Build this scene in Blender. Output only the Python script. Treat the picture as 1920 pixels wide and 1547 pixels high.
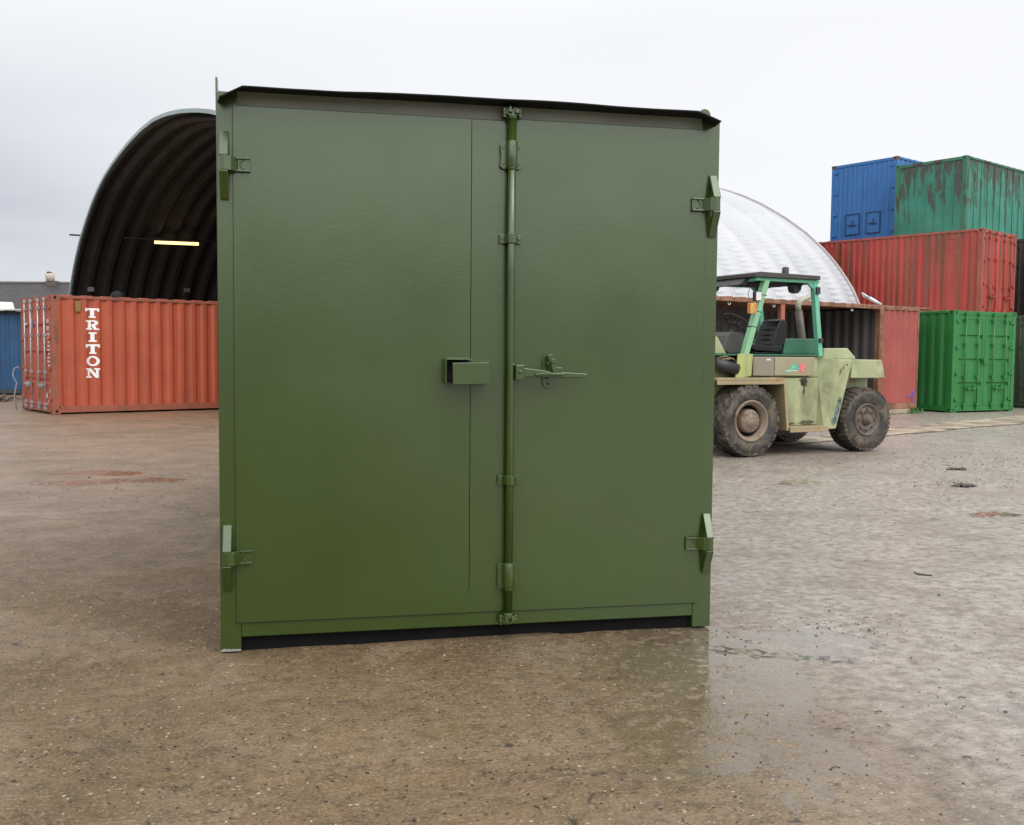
import bpy, bmesh, math, random
from mathutils import Vector, Matrix, noise, Euler
random.seed(7)
S = bpy.context.scene
for o in list(bpy.data.objects): bpy.data.objects.remove(o)
COL = S.collection
rad = math.radians

# ---------------------------------------------------------------- camera
cam_d = bpy.data.cameras.new('camera'); cam = bpy.data.objects.new('camera', cam_d); COL.objects.link(cam)
cam_d.sensor_fit = 'HORIZONTAL'; cam_d.sensor_width = 36.0; cam_d.lens = 1863.8/1920*36.0
cam_d.clip_start = 0.05; cam_d.clip_end = 2000
yaw, pitch, roll = -0.2051, -0.0594, 0.0084
f_ = Vector((-math.sin(yaw)*math.cos(pitch), math.cos(yaw)*math.cos(pitch), math.sin(pitch)))
r_ = Vector((math.cos(yaw), math.sin(yaw), 0)); u_ = r_.cross(f_)
r2 = r_*math.cos(roll)+u_*math.sin(roll); u2 = u_*math.cos(roll)-r_*math.sin(roll)
cam.matrix_world = Matrix(((r2.x,u2.x,-f_.x,0.3938),(r2.y,u2.y,-f_.y,-4.77),(r2.z,u2.z,-f_.z,1.405),(0,0,0,1)))
S.camera = cam

# ---------------------------------------------------------------- sky and sun (overcast)
SUN_EL, SUN_AZ = rad(48), rad(150)      # azimuth clockwise from +Y
W_ = bpy.data.worlds.new('World'); S.world = W_; W_.use_nodes = True
nt = W_.node_tree; nt.nodes.clear()
def N(t, **k):
    n = nt.nodes.new(t)
    for a, b in k.items(): setattr(n, a, b)
    return n
out = N('ShaderNodeOutputWorld'); bg = N('ShaderNodeBackground'); nt.links.new(bg.outputs[0], out.inputs[0])
sky = N('ShaderNodeTexSky', sky_type='NISHITA', sun_disc=False, sun_elevation=SUN_EL, sun_rotation=SUN_AZ)
scl = N('ShaderNodeMixRGB', blend_type='MULTIPLY'); scl.inputs[0].default_value = 1; scl.inputs[2].default_value = (0.09,0.09,0.09,1)
nt.links.new(sky.outputs[0], scl.inputs[1])
tc = N('ShaderNodeTexCoord'); sep = N('ShaderNodeSeparateXYZ'); nt.links.new(tc.outputs['Generated'], sep.inputs[0])
mp = N('ShaderNodeMapping'); mp.inputs['Scale'].default_value = (1.3,1.3,3.6); nt.links.new(tc.outputs['Generated'], mp.inputs[0])
nz = N('ShaderNodeTexNoise'); nz.inputs['Scale'].default_value = 1.7; nz.inputs['Detail'].default_value = 4; nz.inputs['Roughness'].default_value = .45
nz.inputs['Distortion'].default_value = .3
nt.links.new(mp.outputs[0], nz.inputs['Vector'])
def M(op, a, b=None, c=None, clamp=False):
    n = N('ShaderNodeMath', operation=op, use_clamp=clamp)
    for i, v in enumerate((a, b, c)):
        if v is None: continue
        if isinstance(v, (int, float)): n.inputs[i].default_value = v
        else: nt.links.new(v, n.inputs[i])
    return n.outputs[0]
# darker rain cloud bank towards the left (north-west) and low down
westness = M('MULTIPLY_ADD', sep.outputs[0], -1.0, 0.0)
bank = N('ShaderNodeMapRange'); bank.inputs[1].default_value = -0.10; bank.inputs[2].default_value = 0.42; nt.links.new(westness, bank.inputs[0])
low = N('ShaderNodeMapRange'); low.inputs[1].default_value = 0.30; low.inputs[2].default_value = 0.06; nt.links.new(sep.outputs[2], low.inputs[0])
nn = N('ShaderNodeMapRange'); nn.inputs[1].default_value = 0.36; nn.inputs[2].default_value = 0.62; nt.links.new(nz.outputs[0], nn.inputs[0])
dark = M('MULTIPLY', M('MULTIPLY', bank.outputs[0], low.outputs[0]), M('MULTIPLY_ADD', nn.outputs[0], .55, .62), clamp=True)
dark = M('ADD', dark, M('MULTIPLY', nn.outputs[0], 0.05), clamp=True)
cl = N('ShaderNodeMixRGB'); nt.links.new(dark, cl.inputs[0])
cl.inputs[1].default_value = (1.0,1.01,1.035,1); cl.inputs[2].default_value = (0.38,0.41,0.50,1)
zen = N('ShaderNodeMapRange'); zen.inputs[1].default_value = 0.30; zen.inputs[2].default_value = 0.9
zen.inputs[3].default_value = 1.0; zen.inputs[4].default_value = 1.75; nt.links.new(sep.outputs[2], zen.inputs[0])
# unseen sky behind the camera (south) brightened to light surfaces facing it
south = N('ShaderNodeMapRange'); south.interpolation_type = 'SMOOTHSTEP'; south.inputs[1].default_value = 0.05; south.inputs[2].default_value = -0.75; south.inputs[3].default_value = 0.0; south.inputs[4].default_value = 1.0; nt.links.new(sep.outputs[1], south.inputs[0])
up = N('ShaderNodeMapRange'); up.interpolation_type = 'SMOOTHSTEP'; up.inputs[1].default_value = 0.0; up.inputs[2].default_value = 0.16; nt.links.new(sep.outputs[2], up.inputs[0])
# darkening added low in the unseen southern sky, to deepen the lower door reflections
belt = N('ShaderNodeMapRange'); belt.interpolation_type = 'SMOOTHSTEP'; belt.inputs[1].default_value = 0.02; belt.inputs[2].default_value = 0.13; belt.inputs[3].default_value = 0.28; belt.inputs[4].default_value = 1.0; nt.links.new(sep.outputs[2], belt.inputs[0])
bsel = N('ShaderNodeMapRange'); bsel.interpolation_type = 'SMOOTHSTEP'; bsel.inputs[1].default_value = 0.1; bsel.inputs[2].default_value = -0.3; nt.links.new(sep.outputs[1], bsel.inputs[0])
beltf = M('ADD', M('MULTIPLY', bsel.outputs[0], M('SUBTRACT', belt.outputs[0], 1.0)), 1.0)
gain = M('MULTIPLY', zen.outputs[0], M('MULTIPLY_ADD', M('MULTIPLY', south.outputs[0], up.outputs[0]), 1.15, 1.0))
clz = N('ShaderNodeVectorMath', operation='SCALE'); nt.links.new(cl.outputs[0], clz.inputs[0]); nt.links.new(M('MULTIPLY', gain, beltf), clz.inputs['Scale'])
mixs = N('ShaderNodeMixRGB'); mixs.inputs[0].default_value = 0.93
nt.links.new(scl.outputs[0], mixs.inputs[1]); nt.links.new(clz.outputs[0], mixs.inputs[2]); nt.links.new(mixs.outputs[0], bg.inputs[0])
bg.inputs[1].default_value = 1.0
ld = bpy.data.lights.new('sun', 'SUN'); ld.energy = 0.8; ld.angle = rad(25); ld.color = (1,.97,.92)
sun = bpy.data.objects.new('sun', ld); COL.objects.link(sun)
sd = Vector((math.sin(SUN_AZ)*math.cos(SUN_EL), math.cos(SUN_AZ)*math.cos(SUN_EL), math.sin(SUN_EL)))
sun.rotation_euler = sd.to_track_quat('Z', 'Y').to_euler(); sun.location = (0,-10,20)
vs = S.view_settings; vs.view_transform = 'Standard'; vs.look = 'None'; vs.exposure = 0.0; vs.gamma = 1; vs.use_curve_mapping = False

# ---------------------------------------------------------------- materials
class Mat:
    def __init__(s, name):
        s.m = bpy.data.materials.new(name); s.m.use_nodes = True; s.t = s.m.node_tree; s.t.nodes.clear()
        s.o = s.n('ShaderNodeOutputMaterial'); s.b = s.n('ShaderNodeBsdfPrincipled'); s.l(s.b.outputs[0], s.o.inputs[0])
        s.pos = s.n('ShaderNodeTexCoord').outputs['Object']
    def n(s, t, **k):
        n = s.t.nodes.new(t)
        for a, b in k.items(): setattr(n, a, b)
        return n
    def l(s, a, b): s.t.links.new(a, b)
    def map(s, sc, src=None, loc=(0,0,0)):
        n = s.n('ShaderNodeMapping'); n.inputs['Scale'].default_value = sc; n.inputs['Location'].default_value = loc
        s.l(src or s.pos, n.inputs[0]); return n.outputs[0]
    def noise(s, sc, v=None, det=4, ro=.55, dist=0):
        n = s.n('ShaderNodeTexNoise'); n.inputs['Scale'].default_value = sc; n.inputs['Detail'].default_value = det
        n.inputs['Roughness'].default_value = ro; n.inputs['Distortion'].default_value = dist
        s.l(v or s.pos, n.inputs['Vector']); return n.outputs[0]
    def rng(s, x, a, b, c=0., d=1., smooth=False):
        n = s.n('ShaderNodeMapRange')
        if smooth: n.interpolation_type = 'SMOOTHSTEP'
        for i, v in enumerate((a,b,c,d)): n.inputs[i+1].default_value = v
        s.l(x, n.inputs[0]); return n.outputs[0]
    def mix(s, f, a, b, mode='MIX'):
        n = s.n('ShaderNodeMixRGB', blend_type=mode)
        for i, v in enumerate((f,a,b)):
            if isinstance(v, (int,float)): n.inputs[i].default_value = v if i == 0 else (v,v,v,1)
            elif isinstance(v, tuple): n.inputs[i].default_value = (*v[:3],1)
            else: s.l(v, n.inputs[i])
        return n.outputs[0]
    def math(s, op, a, b=None, c=None, clamp=False):
        n = s.n('ShaderNodeMath', operation=op, use_clamp=clamp)
        for i, v in enumerate((a,b,c)):
            if v is None: continue
            if isinstance(v, (int,float)): n.inputs[i].default_value = v
            else: s.l(v, n.inputs[i])
        return n.outputs[0]
    def set(s, col=None, rough=None, metal=None, bump=None, bs=.2, bd=.01, spec=None):
        for key, v in (('Base Color',col),('Roughness',rough),('Metallic',metal),('Specular IOR Level',spec)):
            if v is None: continue
            i = s.b.inputs[key]
            if isinstance(v, tuple): i.default_value = (*v[:3],1)
            elif isinstance(v, (int,float)): i.default_value = v
            else: s.l(v, i)
        if bump is not None:
            n = s.n('ShaderNodeBump'); n.inputs['Strength'].default_value = bs; n.inputs['Distance'].default_value = bd
            s.l(bump, n.inputs['Height']); s.l(n.outputs[0], s.b.inputs['Normal'])
        return s.m
MATS = {}
def plain(name, col, rough=.5, metal=0., var=.15, sc=8., bump=.0, spec=None):
    if name in MATS: return MATS[name]
    m = Mat(name); nz = m.noise(sc)
    c = m.mix(m.rng(nz,.3,.7), tuple(x*(1-var) for x in col), tuple(min(1,x*(1+var)) for x in col))
    r = m.rng(m.noise(sc*2.3), .3, .7, max(0,rough-.07), min(1,rough+.07))
    MATS[name] = m.set(c, r, metal, m.noise(sc*6) if bump else None, bump or .1, .004, spec)
    return MATS[name]
def weathered(name, col, rust=(.13,.05,.022), amt=.5, streak=(9,9,.7), rough=.5, fade=None, dirt=(.05,.04,.03), dirtamt=.35, patch=1.3, top=None, speck=.6, metal=0, dr=(.5,.72)):
    """painted steel with fading, vertical run-off streaks, rust patches and chips"""
    if name in MATS: return MATS[name]
    m = Mat(name)
    fade = fade or tuple(min(1,c*1.25+.015) for c in col)
    c = m.mix(m.rng(m.noise(patch), .3, .7), col, fade)
    st = m.noise(1.0, m.map(streak), 5, .6)
    c = m.mix(m.math('MULTIPLY', m.rng(st, dr[0], dr[1]), dirtamt), c, dirt)
    big = m.noise(1.0, m.map((streak[0]*.45, streak[1]*.45, streak[2]*.8), loc=(3,5,1)), 6, .65, .4)
    lo = .66-.22*amt
    rm = m.rng(big, lo, lo+.09)
    if top is not None:
        sp = m.n('ShaderNodeSeparateXYZ'); m.l(m.pos, sp.inputs[0])
        g = m.rng(sp.outputs[2], top[0], top[1], -.22, .16)
        rm = m.rng(m.math('ADD', big, g), lo, lo+.05)
    rcol = m.mix(m.rng(m.noise(22), .35, .65), rust, tuple(x*1.9 for x in rust))
    c = m.mix(m.math('MULTIPLY', rm, .88), c, rcol)
    ch = m.rng(m.noise(38, None, 3, .7), .69-.04*speck, .73-.04*speck)
    c = m.mix(m.math('MULTIPLY', ch, .8*speck), c, rust)
    r = m.math('ADD', m.math('MULTIPLY', rm, .25), m.rng(m.noise(5), .3, .7, rough-.08, rough+.08), clamp=True)
    MATS[name] = m.set(c, r, metal, m.math('ADD', m.noise(14), m.math('MULTIPLY', m.noise(2.2), 1.5)), .25, .006)
    return MATS[name]

# ---------------------------------------------------------------- mesh builder
class MB:
    def __init__(s): s.v = []; s.f = []; s.mi = []; s.sm = []
    def add(s, vs, fs, mi=0, smooth=False):
        b = len(s.v); s.v += [tuple(v) for v in vs]
        for f in fs: s.f.append([b+i for i in f]); s.mi.append(mi); s.sm.append(smooth)
        return s
    def box(s, x0, x1, y0, y1, z0, z1, mi=0, mat=None):
        vs = [(x,y,z) for z in (z0,z1) for y in (y0,y1) for x in (x0,x1)]
        if mat is not None: vs = [mat @ Vector(v) for v in vs]
        return s.add(vs, [(0,2,3,1),(4,5,7,6),(0,1,5,4),(2,6,7,3),(0,4,6,2),(1,3,7,5)], mi)
    def bar(s, p0, p1, w, h, up=(0,0,1), mi=0):
        p0, p1 = Vector(p0), Vector(p1); d = (p1-p0).normalized(); u = Vector(up)
        r = d.cross(u).normalized(); u = r.cross(d)
        vs = [p+r*a*w/2+u*b*h/2 for p in (p0,p1) for a, b in ((-1,-1),(1,-1),(1,1),(-1,1))]
        return s.add(vs, [(3,2,1,0),(4,5,6,7),(0,1,5,4),(1,2,6,5),(2,3,7,6),(3,0,4,7)], mi)
    def prism(s, pts, a, b, axis='y', mi=0, mat=None):
        """2D polygon extruded from a to b; axis y: pts=(x,z); x: pts=(y,z); z: pts=(x,y)"""
        n = len(pts)
        mk = {'y':lambda p,t:(p[0],t,p[1]), 'x':lambda p,t:(t,p[0],p[1]), 'z':lambda p,t:(p[0],p[1],t)}[axis]
        vs = [mk(p,a) for p in pts]+[mk(p,b) for p in pts]
        if mat is not None: vs = [mat @ Vector(v) for v in vs]
        fs = [tuple(range(n-1,-1,-1)), tuple(range(n,2*n))]+[(i,(i+1)%n,n+(i+1)%n,n+i) for i in range(n)]
        return s.add(vs, fs, mi)
    def tube(s, pts, r, n=10, mi=0, cap=True, smooth=True):
        pts = [Vector(p) for p in pts]; rr = r if isinstance(r,(list,tuple)) else [r]*len(pts)
        rings = []; ref = None
        for i, p in enumerate(pts):
            d = (pts[min(i+1,len(pts)-1)]-pts[max(i-1,0)]).normalized()
            if ref is None: ref = Vector((0,0,1)) if abs(d.z) < .9 else Vector((1,0,0))
            a = (ref-d*ref.dot(d)).normalized(); ref = a; b = d.cross(a)
            rings.append([p+(a*math.cos(t)+b*math.sin(t))*rr[i] for t in [2*math.pi*k/n for k in range(n)]])
        base = len(s.v)
        for ring in rings: s.v += [tuple(v) for v in ring]
        for i in range(len(rings)-1):
            for k in range(n):
                s.f.append([base+i*n+k, base+i*n+(k+1)%n, base+(i+1)*n+(k+1)%n, base+(i+1)*n+k]); s.mi.append(mi); s.sm.append(smooth)
        if cap:
            s.f.append([base+k for k in range(n-1,-1,-1)]); s.mi.append(mi); s.sm.append(False)
            s.f.append([base+(len(rings)-1)*n+k for k in range(n)]); s.mi.append(mi); s.sm.append(False)
        return s
    def lathe(s, prof, c, n=40, mi=0, axis='y', smooth=True):
        """profile (radius, offset) swept round an axis through c"""
        base = len(s.v); m_ = len(prof)
        for r, h in prof:
            for k in range(n):
                t = 2*math.pi*k/n; a, b = r*math.cos(t), r*math.sin(t)
                s.v.append({'y':(c[0]+a,c[1]+h,c[2]+b),'x':(c[0]+h,c[1]+a,c[2]+b),'z':(c[0]+a,c[1]+b,c[2]+h)}[axis])
        for i in range(m_-1):
            for k in range(n):
                s.f.append([base+i*n+k, base+i*n+(k+1)%n, base+(i+1)*n+(k+1)%n, base+(i+1)*n+k]); s.mi.append(mi); s.sm.append(smooth)
        for i in (0, m_-1):
            if prof[i][0] > 1e-4: continue
        return s
    def grid(s, fn, nu, nv, mi=0, smooth=True):
        base = len(s.v)
        for j in range(nv+1):
            for i in range(nu+1): s.v.append(tuple(fn(i/nu, j/nv)))
        for j in range(nv):
            for i in range(nu):
                a = base+j*(nu+1)+i; s.f.append([a,a+1,a+nu+2,a+nu+1]); s.mi.append(mi); s.sm.append(smooth)
        return s
    def build(s, name, mats, parent=None, bevel=0, seg=2, solid=0, recalc=True):
        me = bpy.data.meshes.new(name); me.from_pydata(s.v, [], s.f)
        for m in (mats if isinstance(mats,(list,tuple)) else [mats]): me.materials.append(m)
        me.polygons.foreach_set('material_index', s.mi); me.polygons.foreach_set('use_smooth', s.sm)
        if recalc:
            bm = bmesh.new(); bm.from_mesh(me); bmesh.ops.recalc_face_normals(bm, faces=bm.faces); bm.to_mesh(me); bm.free()
        me.update()
        o = bpy.data.objects.new(name, me); COL.objects.link(o)
        if parent is not None: o.parent = parent
        if solid:
            md = o.modifiers.new('solid','SOLIDIFY'); md.thickness = solid; md.offset = 0
        if bevel:
            md = o.modifiers.new('bevel','BEVEL'); md.width = bevel; md.segments = seg; md.limit_method = 'ANGLE'; md.angle_limit = rad(35)
        return o
def tag(o, label=None, cat=None, group=None, kind=None):
    for k, v in (('label',label),('category',cat),('group',group),('kind',kind)):
        if v: o[k] = v
    return o
def thing(name, loc, rz, label, cat, group=None):
    o = bpy.data.objects.new(name, None); COL.objects.link(o); o.location = loc; o.rotation_euler = (0,0,rz); o.empty_display_size = .3
    return tag(o, label, cat, group)
def clone(o, parent, loc=None, rot=None, label=None):
    c = o.copy(); COL.objects.link(c); c.parent = parent
    if loc is not None: c.location = loc
    if rot is not None: c.rotation_euler = rot
    for ch in [x for x in bpy.data.objects if x.parent == o]: clone(ch, c)
    return c

# ---------------------------------------------------------------- ground
def ground_z(x, y):
    d = math.hypot(x-.4, y+4.77)
    z = (noise.noise(Vector((x*.35, y*.35, 0)))*.012 + noise.noise(Vector((x*1.1, y*1.1, 4)))*.006 + noise.noise(Vector((x*3.7, y*3.7, 9)))*.003)
    # soft wheel ruts
    for (ax, ay, dx, dy, wd, dp) in RUTS:
        t = (x-ax)*dx+(y-ay)*dy; q = abs((x-ax)*-dy+(y-ay)*dx + .12*math.sin(t*.7))
        if q < wd*2.2: z += dp*(-math.exp(-(q/wd)**2)+.7*math.exp(-((q-wd*1.35)/(wd*.4))**2))
    return z-.012
RUTS = []
for (x0,y0,x1,y1,wd,dp) in ((2.1,-.15,4.6,-1.2,.05,.010),(1.5,-2.0,2.6,-2.6,.07,.014),(-4,1.6,-.5,2.6,.06,.008),(7,3.3,10,3.0,.07,.012),(-9,9,-3,7.5,.12,.02),(-8,10.6,-3.2,9.6,.12,.015),(6,6.5,14,8.5,.12,.02)):
    L = math.hypot(x1-x0,y1-y0); RUTS.append((x0,y0,(x1-x0)/L,(y1-y0)/L,wd,dp))
def axis_vals(c, fine, span, ratio, lim):
    v = [c]; st = fine
    a = c
    while a < c+lim:
        if a > c+span: st *= ratio
        a += st; v.append(a)
    a = c; st = fine; w = []
    while a > c-lim:
        if a < c-span: st *= ratio
        a -= st; w.append(a)
    return w[::-1]+v
def g_material():
    m = Mat('wet_dirt'); p = m.n('ShaderNodeNewGeometry').outputs['Position']
    sp = m.n('ShaderNodeSeparateXYZ'); m.l(p, sp.inputs[0]); X, Y = sp.outputs[0], sp.outputs[1]
    big = m.noise(.33, p, 5, .6, .4); mid = m.noise(1.9, p, 5, .6, .3); fine = m.noise(14, p, 6, .7); grit = m.noise(75, p, 4, .75)
    # long drag marks, mostly across the yard
    drag = m.noise(1.0, m.map((1.1,7.5,1), p), 5, .65, .5)
    c = m.mix(m.rng(big,.32,.68), (.105,.067,.030), (.185,.124,.063))
    c = m.mix(m.math('MULTIPLY', m.rng(mid,.48,.7), .6), c, (.235,.172,.108))
    c = m.mix(m.math('MULTIPLY', m.rng(mid,.45,.28), .55), c, (.085,.064,.046))
    c = m.mix(m.math('MULTIPLY', m.rng(drag,.52,.68), .3), c, (.088,.066,.05))
    c = m.mix(m.math('MULTIPLY', m.rng(fine,.52,.72), .55), c, (.26,.195,.13))
    c = m.mix(m.math('MULTIPLY', m.rng(fine,.47,.30), .7), c, (.045,.033,.024))
    c = m.mix(m.math('MULTIPLY', m.rng(grit,.56,.66), .7), c, (.36,.28,.19))
    c = m.mix(m.math('MULTIPLY', m.rng(grit,.44,.33), .8), c, (.028,.02,.015))
    # orange-red smears painting the lettered container's reflection on the ground
    red_reflect = m.math('MULTIPLY', m.rng(m.noise(1.0, m.map((.55,2.2,1), p, (2,0,0)), 5, .65, .6), .52,.64), m.math('MULTIPLY', m.rng(X,-.5,-2.5), m.rng(Y,5,8)))
    c = m.mix(m.math('MULTIPLY', red_reflect, .6), c, (.27,.105,.05))
    vor = m.n('ShaderNodeTexVoronoi'); vor.inputs['Scale'].default_value = 42; vor.inputs['Randomness'].default_value = 1; m.l(p, vor.inputs['Vector'])
    vs_ = m.n('ShaderNodeSeparateXYZ'); m.l(vor.outputs['Color'], vs_.inputs[0])
    core = m.rng(vor.outputs['Distance'], .18,.34,1,0)
    c = m.mix(m.math('MULTIPLY', core, m.rng(vs_.outputs[0], .86,.90)), c, (.022,.016,.012))
    c = m.mix(m.math('MULTIPLY', core, m.rng(vs_.outputs[1], .93,.96)), c, (.42,.35,.26))
    v2 = m.n('ShaderNodeTexVoronoi'); v2.inputs['Scale'].default_value = 12; v2.inputs['Randomness'].default_value = 1; dn = m.n('ShaderNodeTexNoise'); dn.inputs['Scale'].default_value = 26; dn.inputs['Detail'].default_value = 3; m.l(p, dn.inputs['Vector'])
    dv = m.n('ShaderNodeVectorMath', operation='SCALE'); dv.inputs['Scale'].default_value = .11; m.l(dn.outputs['Color'], dv.inputs[0])
    dw = m.n('ShaderNodeVectorMath', operation='ADD'); m.l(p, dw.inputs[0]); m.l(dv.outputs[0], dw.inputs[1]); m.l(dw.outputs[0], v2.inputs['Vector'])
    v2s = m.n('ShaderNodeSeparateXYZ'); m.l(v2.outputs['Color'], v2s.inputs[0])
    core2 = m.rng(v2.outputs['Distance'], .12,.26,1,0)
    c = m.mix(m.math('MULTIPLY', core2, m.math('MULTIPLY', m.rng(v2s.outputs[0], .84,.92), m.rng(mid,.5,.4,.9,.35))), c, (.03,.022,.016))
    sk = m.noise(1.0, m.map((2.6,17,1), p), 5, .7, 1.0)
    c = m.mix(m.math('MULTIPLY', m.rng(sk,.54,.64), m.rng(Y, 1.0, 5, .0, .62)), c, (.060,.043,.032))
    c = m.mix(m.math('MULTIPLY', m.rng(sk,.44,.34), m.rng(Y, 1.0, 5, .0, .45)), c, (.30,.22,.16))
    # wetness: broad film of water on the right and beyond
    wn = m.math('ADD', m.math('MULTIPLY', m.noise(.55, p, 3, .5, .5), .9), m.math('MULTIPLY', mid, .35))
    wr = m.rng(X, .3, 2.7, 0, .74, True); wl = m.math('MULTIPLY', m.rng(Y, -.2, 4.5, 0, .42, True), m.rng(X, 1, -1))
    wet = m.math('ADD', m.math('ADD', wr, wl), m.math('SUBTRACT', wn, .60))
    wet = m.math('MULTIPLY', wet, 1.0, clamp=True)
    # puddles
    pud = None
    for (cx,cy,rx,ry) in PUDDLES:
        dx = m.math('DIVIDE', m.math('SUBTRACT', X, cx), rx); dy = m.math('DIVIDE', m.math('SUBTRACT', Y, cy), ry)
        d = m.math('ADD', m.math('MULTIPLY', dx, dx), m.math('MULTIPLY', dy, dy))
        v = m.math('SUBTRACT', 1.0, d)
        pud = v if pud is None else m.math('MAXIMUM', pud, v)
    pn = m.math('ADD', pud, m.math('MULTIPLY', m.math('SUBTRACT', m.noise(2.4, p, 5, .65, .6), .5), 2.3))
    pm = m.rng(pn, .36, .60)
    gritcut = m.rng(fine, .60,.52)
    pm = m.math('MULTIPLY', pm, gritcut)
    sky_sheen = m.math('MULTIPLY', m.rng(m.math('ADD', wet, m.math('MULTIPLY', m.math('SUBTRACT', mid, .5), .8)), .15,.8), m.math('MAXIMUM', m.rng(X, 1.7, 3.2, .08, 1, True), m.rng(Y, .5, 5.0, .0, .85, True)))
    c = m.mix(m.math('MULTIPLY', sky_sheen, .72), c, m.mix(m.rng(X,.8,3.0), m.mix(m.rng(fine,.35,.62), (.17,.110,.068), (.29,.205,.138)), m.mix(m.rng(fine,.35,.62), (.225,.190,.160), (.44,.395,.355))))  # pale colour painted in for sky sheen on the right and far ground
    c = m.mix(m.math('MULTIPLY', m.rng(grit,.40,.30), .55), c, (.06,.045,.035))
    c = m.mix(m.math('MULTIPLY', pm, .5), c, (.09,.07,.042))
    rough = m.math('MULTIPLY_ADD', wet, -.42, .62)
    rough = m.math('ADD', rough, m.math('MULTIPLY', m.math('SUBTRACT', fine, .5), .5), clamp=True)
    rough = m.math('MAXIMUM', rough, .16)
    rr = m.n('ShaderNodeMixRGB'); m.l(pm, rr.inputs[0]); m.l(rough, rr.inputs[1]); rr.inputs[2].default_value = (.05,.05,.05,1)
    h = m.math('ADD', m.math('MULTIPLY', mid, .8), m.math('ADD', m.math('MULTIPLY', fine, .55), m.math('MULTIPLY', grit, .22)))
    h = m.math('ADD', h, m.math('ADD', m.math('ADD', m.math('MULTIPLY', drag, .5), m.math('MULTIPLY', sk, m.rng(Y, .5, 4, .12, .8))), m.math('MULTIPLY', m.math('MULTIPLY', core, m.rng(vs_.outputs[2], .7,.8)), .25)))
    b = m.n('ShaderNodeBump'); b.inputs['Distance'].default_value = .035
    m.l(m.math('MULTIPLY_ADD', pm, -.62, m.math('MULTIPLY_ADD', wet, -.42, .95)), b.inputs['Strength'])
    m.l(h, b.inputs['Height']); m.l(b.outputs[0], m.b.inputs['Normal'])
    m.set(c, rr.outputs[0], 0, spec=m.math('MULTIPLY_ADD', wet, .75, .22))
    return m.m
PUDDLES = ((2.2,-.55,.62,1.0),(2.85,-.35,.55,.42),(1.95,-1.35,.5,.8),(6.47,3.05,.34,.24),(-2.05,7.38,.75,.42),(-2.0,6.5,.75,.34),(-1.25,6.6,.5,.3),(5.75,5.45,.4,.25),(3.6,-1.6,.8,.6),(-5.5,11,1.2,.4))
xs = axis_vals(1.0, .075, 5.5, 1.055, 420); ys = axis_vals(-1.0, .075, 4.5, 1.05, 420)
ys = [y for y in ys if y > -60]
g = MB(); nx = len(xs)
for y in ys:
    for x in xs: g.v.append((x, y, ground_z(x, y)))
for j in range(len(ys)-1):
    for i in range(nx-1):
        a = j*nx+i; g.f.append([a,a+1,a+nx+1,a+nx]); g.mi.append(0); g.sm.append(True)
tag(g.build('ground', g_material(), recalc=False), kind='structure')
# pale concrete strip crossing the yard behind the forklift
def strip_mat():
    m = Mat('worn_concrete'); n1 = m.noise(1.6, None, 6, .7); 
    c = m.mix(m.rng(n1,.42,.56), (.17,.125,.085), (.40,.33,.24))
    c = m.mix(m.math('MULTIPLY', m.rng(m.noise(24),.5,.7), .5), c, (.09,.07,.05))
    return m.set(c, m.rng(n1,.3,.7,.3,.6), 0, m.noise(20), .4, .01)
def strip_fn(u, v):
    ax, ay, bx, by = 7.6,9.9, 19.2,16.7
    x = ax+(bx-ax)*u; y = ay+(by-ay)*u; w = .55+.12*math.sin(u*23)+.1*noise.noise(Vector((u*30,0,0)))+.9*u
    nx_, ny_ = -(by-ay), (bx-ax); l = math.hypot(nx_,ny_); t = (v-.5)*w + .08*noise.noise(Vector((u*40,v*3,2)))
    X, Y = x+nx_/l*t, y+ny_/l*t
    return (X, Y, ground_z(X,Y)+.012)
tag(MB().grid(strip_fn, 160, 6).build('concrete_strip', strip_mat(), recalc=False), kind='structure')

# stones and crumbs of dirt lying on the yard
def stone(mb, x, y, r, mi, squash=.6, z=None):
    z = ground_z(x,y) if z is None else z
    a = random.random()*6.28; vs = []
    for (px,py,pz) in ((1,0,0),(-.9,0,0),(0,1,0),(0,-1.1,0),(0,0,1),(0,0,-1),(.6,.6,.5),(-.6,.5,.45),(.5,-.7,.4)):
        k = r*random.uniform(.75,1.2); X = px*k; Y = py*k*.8
        vs.append((x+X*math.cos(a)-Y*math.sin(a), y+X*math.sin(a)+Y*math.cos(a), z+pz*k*squash+r*.2))
    mb.add(vs, [(0,6,8),(0,2,6),(2,7,6),(7,1,4),(6,7,4),(6,4,8),(8,4,3),(4,1,3),(2,1,7),(0,8,3),(0,5,2),(2,5,1),(1,5,3),(3,5,0)], mi, False)
gr = MB()
def in_box(x,y): return -.02 < x < 2.46 and -.01 < y < 6.1
for i in range(14000):
    d = 2.6+ (random.random()**2.0)*20; az = .2051+random.uniform(-.54,.54)
    x = .39+math.sin(az)*d; y = -4.77+math.cos(az)*d
    if in_box(x,y): continue
    cl_ = noise.noise(Vector((x*.8,y*.8,7)))
    if cl_ < random.uniform(-.55,.45): continue
    r = random.choice((.0018,.002,.0025,.003,.003,.004,.006)) * (1 if d < 9 else 1.7)
    if random.random() < .012: r *= 1.9
    stone(gr, x, y, r, random.choices((0,1,2,3),(6,4,.5,2))[0])
for cx, cy, n_, sp_ in ((3.1,-.05,60,.22),(1.6,-1.9,70,.25),(.5,-2.0,60,.3),(2.35,-.2,40,.2),(-.9,-1.2,60,.4),(8.8,6.8,80,.7),(7.6,5,50,.35),(10,7.5,70,.8)):
    for k in range(n_):
        x = random.gauss(cx,sp_); y = random.gauss(cy,sp_*.6)
        if not in_box(x,y): stone(gr, x, y, random.uniform(.003,.008)*(1 if cx < 5 else 2), random.choices((0,1,3),(5,3,1))[0])
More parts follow.
